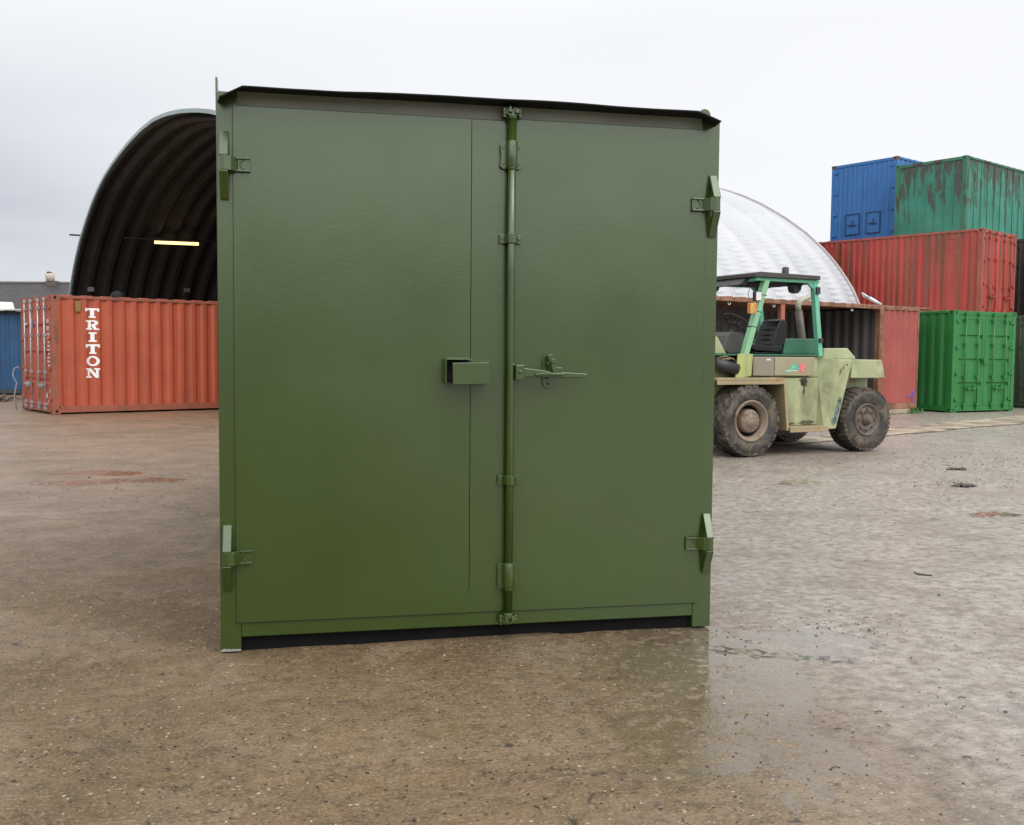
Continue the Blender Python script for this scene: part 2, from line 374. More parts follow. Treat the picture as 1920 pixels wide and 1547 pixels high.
for k in range(70):   # bits of twig and wire
    d = 2.8+random.random()**1.5*12; az = .2051+random.uniform(-.5,.5); x = .39+math.sin(az)*d; y = -4.77+math.cos(az)*d
    if in_box(x,y): continue
    a = random.uniform(-.5,.5); l = random.uniform(.004,.012)*(1+d*.12); z = ground_z(x,y)+.003
    gr.bar((x-l*math.cos(a),y-l*math.sin(a),z),(x+l*math.cos(a),y+l*math.sin(a),z+.002),.0025,.002, mi=1)
tag(gr.build('gravel', [plain('stone_brown',(.10,.07,.05),.6), plain('stone_dark',(.035,.028,.024),.5), plain('stone_pale',(.50,.46,.40),.6), plain('stone_tan',(.26,.19,.12),.6)], recalc=True), kind='stuff')
def clod(name, x, y, r, n_, mat, label, cat, sq=.5):
    mb = MB()
    for k in range(n_):
        stone(mb, x+random.gauss(0,r*.45), y+random.gauss(0,r*.25), r*random.uniform(.25,.55), 0, sq)
    tag(mb.build(name, mat), label, cat)
mud = plain('wet_mud',(.03,.023,.018),.35, bump=.6, sc=20)
clod('mud_clod', 7.53, 4.95, .13, 26, mud, 'black wet clod of mud on the open yard at right', 'mud clod')
clod('mud_clod', 8.4, 6.3, .12, 16, plain('brown_mud',(.06,.045,.033),.5,bump=.5,sc=20), 'low brown lump of churned mud right of the forklift rear tyre', 'mud clod', .35)
st = MB(); st.tube([(4.257,.936,.012),(4.236,.90,.014),(4.234,.862,.014),(4.262,.842,.014),(4.31,.836,.01)], .006, 6)
tag(st.build('bent_strip', plain('dark_rubber',(.05,.042,.036),.5)), 'thin dark curved strip lying on the wet ground at right', 'strip')
for k,(x,y) in enumerate(((3.05,-1.42),(3.42,-1.62),(3.9,-1.3),(3.62,-1.98),(2.78,-2.0),(3.13,-2.33))):
    pass
TW = MB(); TW.tube([(-.017,0,.003),(0,.003,.005),(.014,-.003,.002)], .0018, 5)
tw0 = None
for k,(x,y,a,lab) in enumerate(((2.63,-1.26,.1,'short dark twig on the wet ground, leftmost of the upper twigs'),(3.07,-1.17,-.2,'short dark twig, farthest back of those lying on the wet ground'),
        (3.12,-1.62,.3,'short dark twig on the wet ground, rightmost of the five'),(2.69,-1.72,-.1,'short dark twig in the middle of the wet ground patch'),(2.18,-1.72,0,'short dark twig on the wet ground, leftmost of the five'))):
    if tw0 is None: o = tw0 = TW.build('twig', plain('twig_bark',(.04,.032,.026),.6))
    else: o = tw0.copy(); COL.objects.link(o)
    o.location = (x,y,ground_z(x,y)); o.rotation_euler = (0,0,a); tag(o, lab, 'twig', 'twigs on the wet ground')

# ---------------------------------------------------------------- freshly painted green store (foreground)
def green_mat():
    m = Mat('fresh_green_paint')
    c = m.mix(m.rng(m.noise(1.1, None, 3, .5, .3),.3,.7), (.022,.043,.003), (.029,.053,.005))
    c = m.mix(m.math('MULTIPLY', m.rng(m.noise(2.6,m.map((1,1,.45)),4,.6),.5,.75), .35), c, (.036,.056,.009))
    c = m.mix(m.math('MULTIPLY', m.rng(m.noise(70,None,3,.7),.70,.74), .5), c, (.15,.19,.12))
    rg = m.rng(m.noise(1.7,None,5,.6),.3,.7,.20,.27)
    h = m.math('ADD', m.math('MULTIPLY', m.noise(1.0,m.map((14,14,130)),4,.6), .5), m.math('ADD', m.math('MULTIPLY', m.noise(60), .5), m.math('MULTIPLY', m.noise(3.2), 2.2)))
    m.b.inputs['Specular Tint'].default_value = (.93,1.0,.88,1); return m.set(c, rg, 0, h, .15, .003, .9)
GP = green_mat()
GE = plain('green_paint_edge',(.10,.16,.065),.45)
BLK = plain('black_opening_shade',(.012,.012,.012),.7)  # black patches for the shade inside hole, slot and lock box
store = thing('storage_container', (0,0,0), 0, 'freshly painted dark green steel store with double doors and lock rod in the foreground', 'storage container')
WD, HT, DP = 2.445, 2.585, 6.06
fr = MB()
fr.box(0,.094,0,.12,.0,HT); fr.box(2.347,WD,0,.12,.0,HT)                 # front posts with feet
fr.box(0,.12,DP-.12,DP,0,HT); fr.box(WD-.12,WD,DP-.12,DP,0,HT)
fr.box(.0945,2.3465,.002,.10,.060,.150)
fr.box(.1205,WD-.1205,DP-.1,DP,.012,.15); fr.box(.1205,WD-.1205,DP-.1,DP,2.49,2.575)
for x0 in (0,WD-.06):
    fr.box(x0,x0+.06,.1205,DP-.1205,.012,.16); fr.box(x0,x0+.06,.1205,DP-.1205,2.50,2.575)  # bottom rails hang low to keep light out under the store
fr.build('frame', GP, store, bevel=.004)
MB().box(.0945,2.3465,.035,.09,-.02,.0595).build('gap_shade_strip', plain('gap_shade_black',(.006,.006,.006),.8,spec=.1), store)  # black strip added to paint the shade under the front beam
GREY = plain('dusty_overspray_paint',(.150,.162,.115),.5,0,.12,3)
MB().box(.0945,2.3465,.000,.10,2.49,2.591).build('header', GREY, store)
DKG = plain('paint_shadow_gap',(.018,.026,.010),.7)  # shadow tone for dark strips drawn in and around the door gaps
def dented(x0,x1,z0,z1,y,amp=.0035,seed=0,th=.004):
    mb = MB(); nu, nv = max(4,int((x1-x0)/.05)), int((z1-z0)/.05)
    def fn(u,v):
        x = x0+(x1-x0)*u; z = z0+(z1-z0)*v; e = min(u,1-u,v,1-v)*8; e = max(0,min(1,e))
        return (x, y+amp*e*(noise.noise(Vector((x*1.6+seed,z*1.3,seed)))+.5*noise.noise(Vector((x*4+seed,z*3,seed+3)))), z)
    mb.grid(fn,nu,nv)
    # folded return edges
    mb.box(x0,x1,y+.0006,y+.022,z0,z0+.003); mb.box(x0,x1,y+.0006,y+.022,z1-.003,z1)
    mb.box(x0,x0+.003,y+.0006,y+.022,z0,z1); mb.box(x1-.003,x1,y+.0006,y+.022,z0,z1)
    return mb
door = dented(.074,1.1745,.132,2.520,-.010,.004,1.3).build('door', GP, store, recalc=False)
s2 = dented(1.1785,1.350,.132,2.520,-.007,.002,5); s2.build('cover_strip', GP, door, recalc=False)
MB().box(1.172,1.181,.004,.03,.2,2.52).build('door_gap', DKG, door)
sl = MB(); sl.box(.0705,1.349,-.0012,.0005,.1265,.1319); sl.box(.0705,1.349,-.0012,.0005,2.5205,2.5245); sl.box(.0705,.0739,-.0012,.0005,.1320,2.5204); sl.build('door_edge_shadow', DKG, door)  # dark strips round both doors are drawn edge shadow, no seal
# the seam is welded shut near the bottom
MB().box(1.1735,1.1795,-.0075,.0,.134,.246).build('weld', GP, door)
door2 = dented(1.359,2.3725,.130,2.530,-.008,.004,9.1); door2 = door2.build('door', GP, store, recalc=False)
MB().box(1.342,1.362,.001,.02,.131,2.52).build('door_gap', DKG, door2)
sl = MB(); sl.box(1.359,2.376,-.0012,.0005,.1245,.1299); sl.box(1.359,2.376,-.0012,.0005,2.5305,2.5340); sl.box(2.3727,2.376,-.0012,.0005,.13,2.5304); sl.build('door_edge_shadow', DKG, door2)
# corrugated sides and back, floor
sw = MB()
def corr_pts(a, b, pitch=.278, depth=.036, ramp=.068):
    """(x, depth) breakpoints of a trapezoid corrugation from a to b"""
    pts = [(a,0.)]; n_ = max(1,round((b-a)/pitch)); p = (b-a)/n_; fl = (p-2*ramp)/2
    for i in range(n_):
        x = a+i*p; pts += [(x+fl*.5,0.),(x+fl*.5+ramp,depth),(x+fl*1.5+ramp,depth),(x+fl*1.5+2*ramp,0.)]
    pts.append((b,0.)); return pts
def corr_depth(pts, x):
    for (x0,d0),(x1,d1) in zip(pts,pts[1:]):
        if x0 <= x <= x1: return d0+(d1-d0)*((x-x0)/(x1-x0) if x1 > x0 else 0)
    return 0.
def corr_wall(mb, a, b, z0, z1, plane, inward, along='x', pitch=.278, depth=.036, ramp=.068, mi=0, th=.003):
    pts = corr_pts(a,b,pitch,depth,ramp); base = len(mb.v)
    for t in (0, th):
        for x, d in pts:
            q = plane+inward*(d+t)
            for z in (z0,z1): mb.v.append((x,q,z) if along == 'x' else (q,x,z))
    n_ = len(pts)
    for i in range(n_-1):
        for t in (0,1):
            o_ = base+t*2*n_+2*i; mb.f.append([o_,o_+2,o_+3,o_+1] if t == 0 else [o_+1,o_+3,o_+2,o_]); mb.mi.append(mi); mb.sm.append(False)
        for z in (0,1):
            o_ = base+2*i+z; mb.f.append([o_,o_+2,o_+2+2*n_,o_+2*n_]); mb.mi.append(mi); mb.sm.append(False)
    return mb
for nm, pl, inw in (('side_wall',.012,1),('side_wall',WD-.012,-1)):
    corr_wall(MB(), .12, DP-.12, .155, 2.505, pl, inw, 'y').build(nm, GP, store, recalc=False)
corr_wall(MB(), .12, WD-.12, .15, 2.49, DP-.012, -1, 'x').build('back_wall', GP, store, recalc=False)
MB().box(.065,WD-.065,.11,DP-.11,.10,.148).build('floor', plain('plywood_floor',(.05,.035,.02),.8), store)
# roof sheet with a rubbery front lip that droops at the corners
def lip(u, v):
    prof = [(.026,2.529),(.125,2.579),(.70,2.587),(1.197,2.596),(1.8,2.595),(2.281,2.591),(2.401,2.551)]  # edge points from image pixels, shrunk toward the camera; rod and lock box likewise
    t = u*(len(prof)-1); i = min(int(t),len(prof)-2); q = t-i
    x = prof[i][0]+(prof[i+1][0]-prof[i][0])*q; z = prof[i][1]+(prof[i+1][1]-prof[i][1])*q
    z += .0022*math.sin(x*9)+.002*noise.noise(Vector((x*5,0,0)))
    k = 1-v; zr = 2.5935 if .1 < x < 2.34 else z+.006
    return (x+(x-1.2)*.02*v, -.115*k+.03*v, z*k+max(z,zr)*v)
rf = MB(); rf.grid(lip, 96, 6)
roof = rf.build('roof', plain('black_roof_sheet',(.006,.007,.007),.6,bump=.3,sc=5,spec=.2), store, recalc=False, solid=.008)
tp = MB(); tp.box(.10,2.34,.02,DP,2.576,2.596); tp.build('roof_panel', GP, roof)
lug = MB(); lug.box(-.004,.004,.03,.10,2.50,2.655); lug.build('lifting_lug', GP, store, bevel=.002)
def lug_plate(cx, cz, y0, y1, r, hole):
    mb = MB(); n_ = 20; base = len(mb.v)
    outer = [(cx+r*math.cos(math.pi*k/n_), cz+r*math.sin(math.pi*k/n_)) for k in range(n_+1)]
    inner = [(cx+hole*math.cos(math.pi*k/n_), cz-.004+hole*math.sin(math.pi*k/n_)) for k in range(n_+1)]
    for t in (y0,y1):
        for p in outer: mb.v.append((p[0],t,p[1]))
        for p in inner: mb.v.append((p[0],t,p[1]))
    m_ = n_+1
    for k in range(n_):
        mb.f += [[k,k+1,m_+k+1,m_+k],[2*m_+k+1,2*m_+k,3*m_+k,3*m_+k+1],[k,2*m_+k,2*m_+k+1,k+1],[m_+k+1,3*m_+k+1,3*m_+k,m_+k]]; mb.mi += [0]*4; mb.sm += [False]*4
    mb.box(cx-r,cx-hole,y0,y1,cz-.05,cz); mb.box(cx+hole,cx+r,y0,y1,cz-.05,cz); mb.box(cx-hole,cx+hole,y0,y1,cz-.05,cz-.018)
    return mb
lug_plate(2.416,2.640,.13,.142,.031,.009).build('lifting_lug', GP, store)
# bowed hinges: a bar bridging out from the post, a strap wrapping its pin
def hinge(side, z, parent):
    s = side   # +1 left, -1 right (mirrored about x)
    X = (lambda a: a) if s > 0 else (lambda a: WD-a)
    def bx(mb, a, b, *r): mb.box(min(X(a),X(b)), max(X(a),X(b)), *r)
    h = MB()
    # upper wing slopes outwards to the pin, lower wing back to the post
    for pts in ([(0,z+.150),(-.012,z+.150),(-.070,z+.036),(-.070,z+.030),(-.052,z+.030),(0,z+.118)],
                [(0,z-.160),(-.012,z-.160),(-.070,z-.040),(-.070,z-.034),(-.052,z-.034),(0,z-.13)]):
        h.prism(pts, min(X(.016),X(.055)), max(X(.016),X(.055)), 'x')
    h.tube([(X(.034),-.052,z-.05),(X(.034),-.052,z+.046)], .014, 12)
    o = h.build('hinge', GP, parent, bevel=.003)
    st = MB(); zt, zb = z+.031, z-.033
    # strap in plan: flat on the door, joggled out to the pin
    plan = [(.150,-.011),(.150,-.020),(.098,-.021),(.068,-.060),(.040,-.072),(.018,-.066),(.014,-.050),(.020,-.050),(.034,-.062),(.060,-.050),(.090,-.011)]
    st.prism([(X(a),b) for a,b in plan], zb, zt, 'z')
    for zz in (zt-.008, zb):      # stiffening lips along the strap
        st.prism([(X(a),b) for a,b in [(.149,-.012),(.149,-.030),(.085,-.031),(.085,-.012)]], zz, zz+.008, 'z')
    st2 = st.build('strap', GP, o, bevel=.002)
    w = MB(); c0 = X(.128); pts = []
    for k in range(9):
        t = rad(100+k*20); pts.append((c0+s*.021*math.cos(t), -.0215, z+.021*math.sin(t)))
    w.tube(pts, .0035, 6); w.build('weld', GP, o)
    return o
for sd_, zz in ((1,2.254),(1,.446),(-1,2.159),(-1,.443)): hinge(sd_, zz, store)
# central lock rod with keepers, guide brackets, handle
rod = MB(); RX, RY = 1.3665, -.046
rod.tube([(RX,RY,.105),(RX+.001,RY,1.0),(RX-.001,RY,1.8),(RX+.002,RY,2.52)], .0195, 20)
rod_o = rod.build('lock_rod', GP, store)
def bolt(mb, x, y, z, r=.006, h=.005): mb.tube([(x,y,z),(x,y-h,z)], r, 8, smooth=False)
for zc, big_ in ((2.352,1),(1.956,0),(.788,0),(.312,1)):
    b = MB(); hh = .063 if big_ else .022; ww = .054
    if big_:
        b.prism([(RX-ww,zc-hh+.012),(RX-ww+.012,zc-hh),(RX+ww-.012,zc-hh),(RX+ww,zc-hh+.012),(RX+ww-.004,zc),(RX+ww,zc+hh-.012),(RX+ww-.012,zc+hh),(RX-ww+.012,zc+hh),(RX-ww,zc+hh-.012),(RX-ww+.004,zc)], -.027, -.0105,'y')
        b.tube([(RX,RY,zc-hh+.004),(RX,RY,zc+hh+.002)], .0265, 20)
        for q in (-1,1): b.tube([(RX,RY,zc-q*hh*1.08),(RX,RY,zc-q*hh*.9)], .0225, 16)
        for sx in (-1,1):
            for sz in (-1,1): bolt(b, RX+sx*.040, -.027, zc+sz*.038, .0055)
        for sz in (-1,1): bolt(b, RX+.004, RY-.0255, zc+sz*.04, .004, .003)
        b.box(RX-.027,RX+.027,-.047,-.011,zc-hh+.004,zc+hh)
    else:
        b.box(RX-ww,RX+ww,-.026,-.0105,zc-hh,zc+hh*.9)
        ring = [(RX-.03,-.012),(RX-.029,-.05),(RX-.018,-.070),(RX+.0,-.076),(RX+.018,-.070),(RX+.029,-.05),(RX+.03,-.012)]
        b.prism(ring, zc-hh, zc+hh, 'z')
        for sx in (-1,1): bolt(b, RX+sx*.041, -.026, zc, .006)
        bolt(b, RX+.004, -.075, zc, .004, .003)
    b.build('guide_bracket', GP, rod_o, bevel=.0015)
for zc, up in ((2.555,1),(.098,-1)):   # cam and keeper at each end
    k = MB()
    k.tube([(RX,RY,zc-up*.035),(RX,RY,zc)], .024, 14)
    k.prism([(RX-.033,zc-.012),(RX-.018,zc-.022),(RX+.020,zc-.020),(RX+.034,zc-.006),(RX+.030,zc+.018),(RX+.010,zc+.022),(RX-.006,zc+.008),(RX-.028,zc+.020)], -.064,-.034,'y')
    k.prism([(RX-.026,zc-.006),(RX-.006,zc-.010),(RX-.010,zc+.020),(RX-.020,zc+.024)], -.080,-.064,'y')
    k.prism([(RX+.006,zc-.010),(RX+.026,zc-.012),(RX+.030,zc+.008),(RX+.012,zc+.016)], -.080,-.064,'y')
    k.box(RX-.045,RX-.028,-.05,-.004,zc-.026,zc+.022); k.box(RX+.030,RX+.044,-.05,-.004,zc-.024,zc+.020)
    bolt(k, RX+.036, -.05, zc, .008, .006); bolt(k, RX-.037, -.05, zc-.006, .009, .006)
    k.build('rod_cam', GP, rod_o, bevel=.003)
hd = MB()
hd.box(1.388,1.432,-.072,-.030,1.290-.014,1.290+.060)              # yoke on the rod
hd.tube([(1.388,-.055,1.35),(1.372,-.05,1.35)],.012,8)
bolt(hd, 1.410, -.072, 1.316, .010, .007)
hd.build('handle_yoke', GP, rod_o, bevel=.004)
hb = MB()
hb.prism([(1.428,1.292),(1.745,1.288),(1.748,1.296),(1.748,1.308),(1.56,1.320),(1.428,1.335)], -.074,-.060,'y')
hb.build('door_handle', GP, rod_o, bevel=.003)
cp = MB()      # obround catch plate on the door
cx_, zc_ = 1.563, 1.318
ob = [(cx_+.030*math.cos(rad(a)), zc_+.052+.030*math.sin(rad(a))) for a in range(0,181,15)]+[(cx_+.030*math.cos(rad(a)), zc_-.052+.030*math.sin(rad(a))) for a in range(180,361,15)]
cp.prism(ob, -.016, -.009, 'y'); cp.box(cx_-.014,cx_+.012,-.062,-.014,zc_-.036,zc_-.018)
catch = cp.build('catch_plate', GP, door2, bevel=.0015)
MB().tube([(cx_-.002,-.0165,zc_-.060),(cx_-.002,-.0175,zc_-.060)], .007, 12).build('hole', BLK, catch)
cs = MB()
cs.prism([(1.480,1.305),(1.500,1.312),(1.545,1.314),(1.625,1.310),(1.624,1.301),(1.482,1.299)], -.096,-.074,'y')   # folded tongue lying along the handle
cs.prism([(1.548,1.395),(1.556,1.368),(1.548,1.352),(1.560,1.345),(1.578,1.352),(1.584,1.372),(1.580,1.392),(1.570,1.402),(1.556,1.402)], -.060,-.030,'y')
cs.prism([(1.552,1.366),(1.572,1.355),(1.588,1.340),(1.614,1.338),(1.616,1.322),(1.598,1.305),(1.576,1.306),(1.566,1.322)], -.094,-.072,'y')
cs.tube([(1.566,-.094,1.368),(1.566,-.104,1.368)], .0125, 14); cs.tube([(1.566,-.03,1.368),(1.566,-.094,1.368)], .008, 10)
cs.build('handle_catch', GP, catch, bevel=.003)
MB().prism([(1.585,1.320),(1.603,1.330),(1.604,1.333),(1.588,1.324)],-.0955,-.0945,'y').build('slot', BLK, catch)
# lock box: open welded shroud and a hinged cover standing in front of it
lb = MB()
lb.box(1.043,1.050,-.092,-.008,1.258,1.378); lb.box(1.0505,1.172,-.090,-.008,1.372,1.378); lb.box(1.0505,1.172,-.03,-.008,1.258,1.264)
shroud = lb.build('lock_box', GP, store, bevel=.0025)
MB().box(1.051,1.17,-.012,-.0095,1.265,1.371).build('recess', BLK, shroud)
cv = MB(); cm = Matrix.Translation((1.163,-.11,1.31)) @ Matrix.Rotation(rad(-1.2),4,'Y')
cv.box(-.0885,.0885,-.006,.0,-.054,.050, mat=cm); cv.box(-.0885,.0885,.0005,.085,.045,.050, mat=cm); cv.box(.0835,.0885,.0005,.095,-.054,.0445, mat=cm); cv.box(-.0,.083,.0005,.095,-.054,-.049, mat=cm)
cv.build('box_cover', GP, shroud, bevel=.003)
wd = MB()
for k in range(26):
    wd.tube([(1.062+k*.0082+random.uniform(-.002,.002),-.011,1.380+random.uniform(-.001,.003)-(0 if k < 13 else .016)),(1.068+k*.0082,-.012,1.381-(0 if k < 13 else .016))], .0028, 5)
wd.build('weld_bead', GE, shroud)
# bare scuffed edge where the left foot meets the ground
sc_ = MB()
for k in range(11): sc_.box(.002+k*.0082,.0095+k*.0082,-.003-.002*random.random(),.02,-.004,.004+.010*abs(noise.noise(Vector((k*.7,1,0)))))
sc_.build('scuffed_edge', plain('bare_steel',(.45,.47,.46),.4,.6), store)

# ---------------------------------------------------------------- shipping containers
CASTH = plain('casting_hole',(.008,.007,.007),.9)
def casting(mat):
    c = MB(); c.box(-.081,.081,-.089,.089,-.059,.059)
    for s in (-1,1):
        c.prism([(.032*math.cos(rad(a)), .038*math.sin(rad(a))) for a in range(0,360,24)], s*.0895, s*.0900, 'y', 1)
        c.prism([(.032*math.cos(rad(a)), .038*math.sin(rad(a))) for a in range(0,360,24)], s*.0815, s*.0820, 'x', 1)
    return c
def container(loc, ang, L, W, H, mat, label, cat='shipping container', fmat=None, cmat=None, doors='panel', barmat=None, sides='corr', bars=2, name='shipping_container', far_door=None, pitch=.278, group=None):
    T = thing(name, loc, ang, label, cat, group); fmat = fmat or mat; cmat = cmat or fmat
    f = MB(); p = .14; h0 = .0
    for x in (.004,L-p-.004):
        for y in (.004,W-p-.004): f.box(x,x+p,y,y+p,.118,H-.118)
    for y in (.006,W-.066):
        f.box(.165,L-.165,y,y+.06,H-.075,H-.012); f.box(.165,L-.165,y,y+.05,.03,.17)
    for x in (.006,L-.066):
        f.box(x,x+.06,.18,W-.18,H-.112,H-.012); f.box(x,x+.06,.18,W-.18,.03,.155)
    f.build('frame', fmat, T, bevel=.004)
    c0 = None
    for x in (.081,L-.081):
        for y in (.089,W-.089):
            for z in (.059,H-.059):
                if c0 is None: c0 = casting(cmat).build('corner_casting', [cmat,CASTH], T, bevel=.004); c0.location = (x,y,z)
                else: clone(c0, T, (x,y,z))
    for pl, inw in ((.016,1),(W-.016,-1)):
        s = MB()
        if sides == 'corr': corr_wall(s, .144, L-.144, .171, H-.076, pl, inw, 'x', pitch=pitch)
        elif sides == 'narrow': corr_wall(s, .144, L-.144, .171, H-.076, pl, inw, 'x', pitch=pitch, depth=.022, ramp=.03)
        else:
            s.box(.144,L-.144,min(pl,pl+inw*.02)+.02*inw,max(pl,pl+inw*.02)+.02*inw,.171,H-.076)
            n_ = round((L-.3)/pitch)
            for k in range(1,n_): x = .144+(L-.288)*k/n_; s.box(x-.022,x+.022,min(pl-.004*inw,pl+.019*inw),max(pl-.004*inw,pl+.019*inw),.172,H-.077)
        s.build('side_wall', mat, T, recalc=False)
    rfm = MB()
    for k in range(int((L-.3)/.42)):       # roof corrugations show as small humps over the rail
        x = .2+k*.42; rfm.prism([(x,H-.03),(x+.06,H+.004),(x+.24,H+.004),(x+.30,H-.03)], .03, W-.03, 'y')
    rfm.box(.15,L-.15,.02,W-.02,H-.045,H-.028); rfm.build('roof', mat, T)
    MB().box(.07,L-.07,.06,W-.06,.10,.16).build('floor', plain('plywood_floor',(.05,.035,.02),.8), T)
    # closed end
    e = MB()
    if sides == 'rib':
        e.box(L-.05,L-.03,.144,W-.144,.156,H-.113)
    else: corr_wall(e, .144, W-.144, .156, H-.113, L-.016, -1, 'y', pitch=.25)
    e.build('end_wall', mat, T, recalc=False)
    # door end at x=0
    if doors == 'ribend':
        e = MB(); e.box(.03,.05,.144,W-.144,.156,H-.113)
        for k in range(1,7): y = .144+(W-.288)*k/7; e.box(.008,.0295,y-.018,y+.018,.157,H-.114)
        e.build('end_wall', mat, T)
    elif doors:
        barmat = barmat or mat; hp = None
        y0, y1 = .150, W-.150; ym = (y0+y1)/2
        for a, b, sgn in ((y0,ym-.006,-1),(ym+.006,y1,1)):
            d = MB(); z0, z1 = .160, H-.118
            if doors == 'panel':
                # frame bands and four flat fields separated by three pressed recesses
                bands = [z0+.0]; zz = [z0]; n_ = 4; rec = .105; fld = (z1-z0-3*rec)/4; z = z0
                prof = [(z0,0)]
                for k in range(3):
                    z += fld; prof += [(z,0),(z+.028,.034),(z+rec-.028,.034),(z+rec,0)]; z += rec
                prof.append((z1,0))
                for (za,da),(zb,db) in zip(prof,prof[1:]):
                    base = [(.018+da,a+.09,za),(.018+da,b-.09,za),(.018+db,b-.09,zb),(.018+db,a+.09,zb)]
                    d.add(base,[(0,3,2,1)])
                for k in range(3):
                    zc = z0+fld*(k+1)+rec*k
                    for yy in (a+.09,b-.09): d.add([(.018,yy,zc),(.052,yy,zc+.028),(.052,yy,zc+rec-.028),(.018,yy,zc+rec)],[(0,1,2,3)])
                d.box(.012,.05,a,a+.0895,z0,z1); d.box(.012,.05,b-.0895,b,z0,z1)
                d.box(.008,.0175,a+.09,b-.09,z1-.10,z1); d.box(.008,.0175,a+.09,b-.09,z0,z0+.10)
            else:
                corr_wall(d, a, b, z0, z1, .014, 1, 'y', pitch=.19 if doors == 'plank' else .24, depth=.018, ramp=.02 if doors == 'plank' else .05)
            D = d.build('door', mat, T, recalc=False)
            for k in range(4):
                zc = z0+.16+(z1-z0-.32)*k/3; yy = a-.02 if sgn < 0 else b+.02
                hm = MB(); hm.tube([(-.012,yy,zc-.05),(-.012,yy,zc+.05)], .016, 8); hm.box(-.016,.011,min(yy,yy-sgn*.11),max(yy,yy-sgn*.11),zc-.035,zc+.035)
                hm.build('hinge', mat, D)
            for k in range(bars):
                yb = a+(b-a)*(.27+.46*k) if bars == 2 else (a+b)/2
                r = MB(); r.tube([(-.030,yb,z0-.06),(-.030,yb,z1+.05)], .017, 10)
                r.build('locking_bar', barmat, D)
                for zq in (z0+.05,z0+.75,z1-.75,z1-.14): MB().box(-.05,.007,yb-.045,yb+.045,zq-.03,zq+.03).build('bracket', barmat, D)
                for zq in (z0-.04,z1+.03): MB().box(-.055,-.002,yb-.03,yb+.03,zq-.035,zq+.035).build('bar_cam', barmat, D)
                hh = MB(); q = 1 if k == 0 else -1; hh.bar((-.06,yb,z0+.48),(-.055,yb-.02*q+.33*q*.9,z0+.44),.012,.032); hh.box(-.06,-.002,yb+.15*q-.02,yb+.15*q+.02,z0+.40,z0+.52)
                hh.build('handle', barmat, D)
    return T

# --- lettered container
TR = weathered('orange_red_paint',(.35,.062,.024),rust=(.12,.045,.022),amt=.12,streak=(6,6,.6),rough=.5,fade=(.41,.082,.035),dirtamt=.38,dirt=(.14,.045,.03),speck=.5)
TRF = weathered('orange_rusty_frame',(.27,.068,.035),rust=(.11,.05,.026),amt=.55,streak=(6,6,1.5),rough=.6,fade=(.30,.09,.05))
GALV = plain('galvanised_bar',(.42,.43,.44),.4,.55,.25,12)
WHT = plain('white_lettering',(.80,.80,.78),.5,0,.05,20)
tri = container((-4.966,18.314,0.0), .499, 6.06, 2.438, 2.591, TR, 'orange-red shipping container with TRITON in white down its side', fmat=TRF, barmat=GALV)
def spans(polys, u):
    """vertical spans of an even-odd polygon set at u"""
    ys_ = []
    for P in polys:
        for (x0,y0),(x1,y1) in zip(P,P[1:]+P[:1]):
            if (x0 <= u < x1) or (x1 <= u < x0): ys_.append(y0+(y1-y0)*(u-x0)/(x1-x0))
    ys_.sort(); return [(ys_[i],ys_[i+1]) for i in range(0,len(ys_)-1,2)]
def ell(cx,cy,a,b,n=28): return [(cx+a*math.cos(2*math.pi*k/n), cy+b*math.sin(2*math.pi*k/n)) for k in range(n)]
GL = {   # slab-serif capitals on a unit square, made of non-overlapping pieces
 'T':[[(0,1),(1,1),(1,.66),(.86,.66),(.82,.80),(.63,.80),(.63,.16),(.74,.16),(.74,0),(.26,0),(.26,.16),(.37,.16),(.37,.80),(.18,.80),(.14,.66),(0,.66)]],
 'I':[[(.22,1),(.78,1),(.78,.84),(.64,.84),(.64,.16),(.78,.16),(.78,0),(.22,0),(.22,.16),(.36,.16),(.36,.84),(.22,.84)]],
 'O':[ell(.5,.5,.47,.52), ell(.5,.5,.24,.36)],
 'R':[[(.04,1),(.62,1),(.80,.95),(.90,.82),(.90,.66),(.80,.53),(.66,.47),(.80,.14),(.98,.14),(.98,0),(.64,0),(.44,.44),(.40,.44),(.40,.16),(.50,.16),(.50,0),(.04,0),(.04,.16),(.16,.16),(.16,.84),(.04,.84)],
      [(.40,.86),(.56,.86),(.65,.81),(.65,.64),(.56,.58),(.40,.58)]],
 'N':[[(0,1),(.36,1),(.70,.40),(.70,.84),(.58,.84),(.58,1),(1,1),(1,.84),(.88,.84),(.88,0),(.68,0),(.28,.70),(.28,.16),(.40,.16),(.40,0),(0,0),(0,.16),(.10,.16),(.10,.84),(0,.84)]]}
cpts = corr_pts(.144, 6.06-.144)
for k, ch in enumerate('TRITON'):
    lt = MB(); x0, w, zt, h = .712, .300, 2.325-k*.2655, .212
    xb = sorted(set([x0+w*i/60 for i in range(61)]+[p[0] for p in cpts if x0 < p[0] < x0+w]))
    for a, b in zip(xb, xb[1:]):
        ya, yb_ = .016+corr_depth(cpts,a)-.003, .016+corr_depth(cpts,b)-.003
        for v0, v1 in spans(GL[ch], ((a+b)/2-x0)/w+1e-6):
            lt.add([(a,ya,zt-h+v0*h),(b,yb_,zt-h+v0*h),(b,yb_,zt-h+v1*h),(a,ya,zt-h+v1*h)],[(0,1,2,3)])
    lt.build('letter', WHT, tri, recalc=False)
SM = [plain('worn_white',(.62,.56,.54),.6), plain('pale_blue_sticker',(.25,.35,.62),.5), plain('green_sticker',(.05,.42,.30),.5)]
def dash(y, z, w, h, mi=0): return MB().box(.0100,.0113,y,y+w,z,z+h)
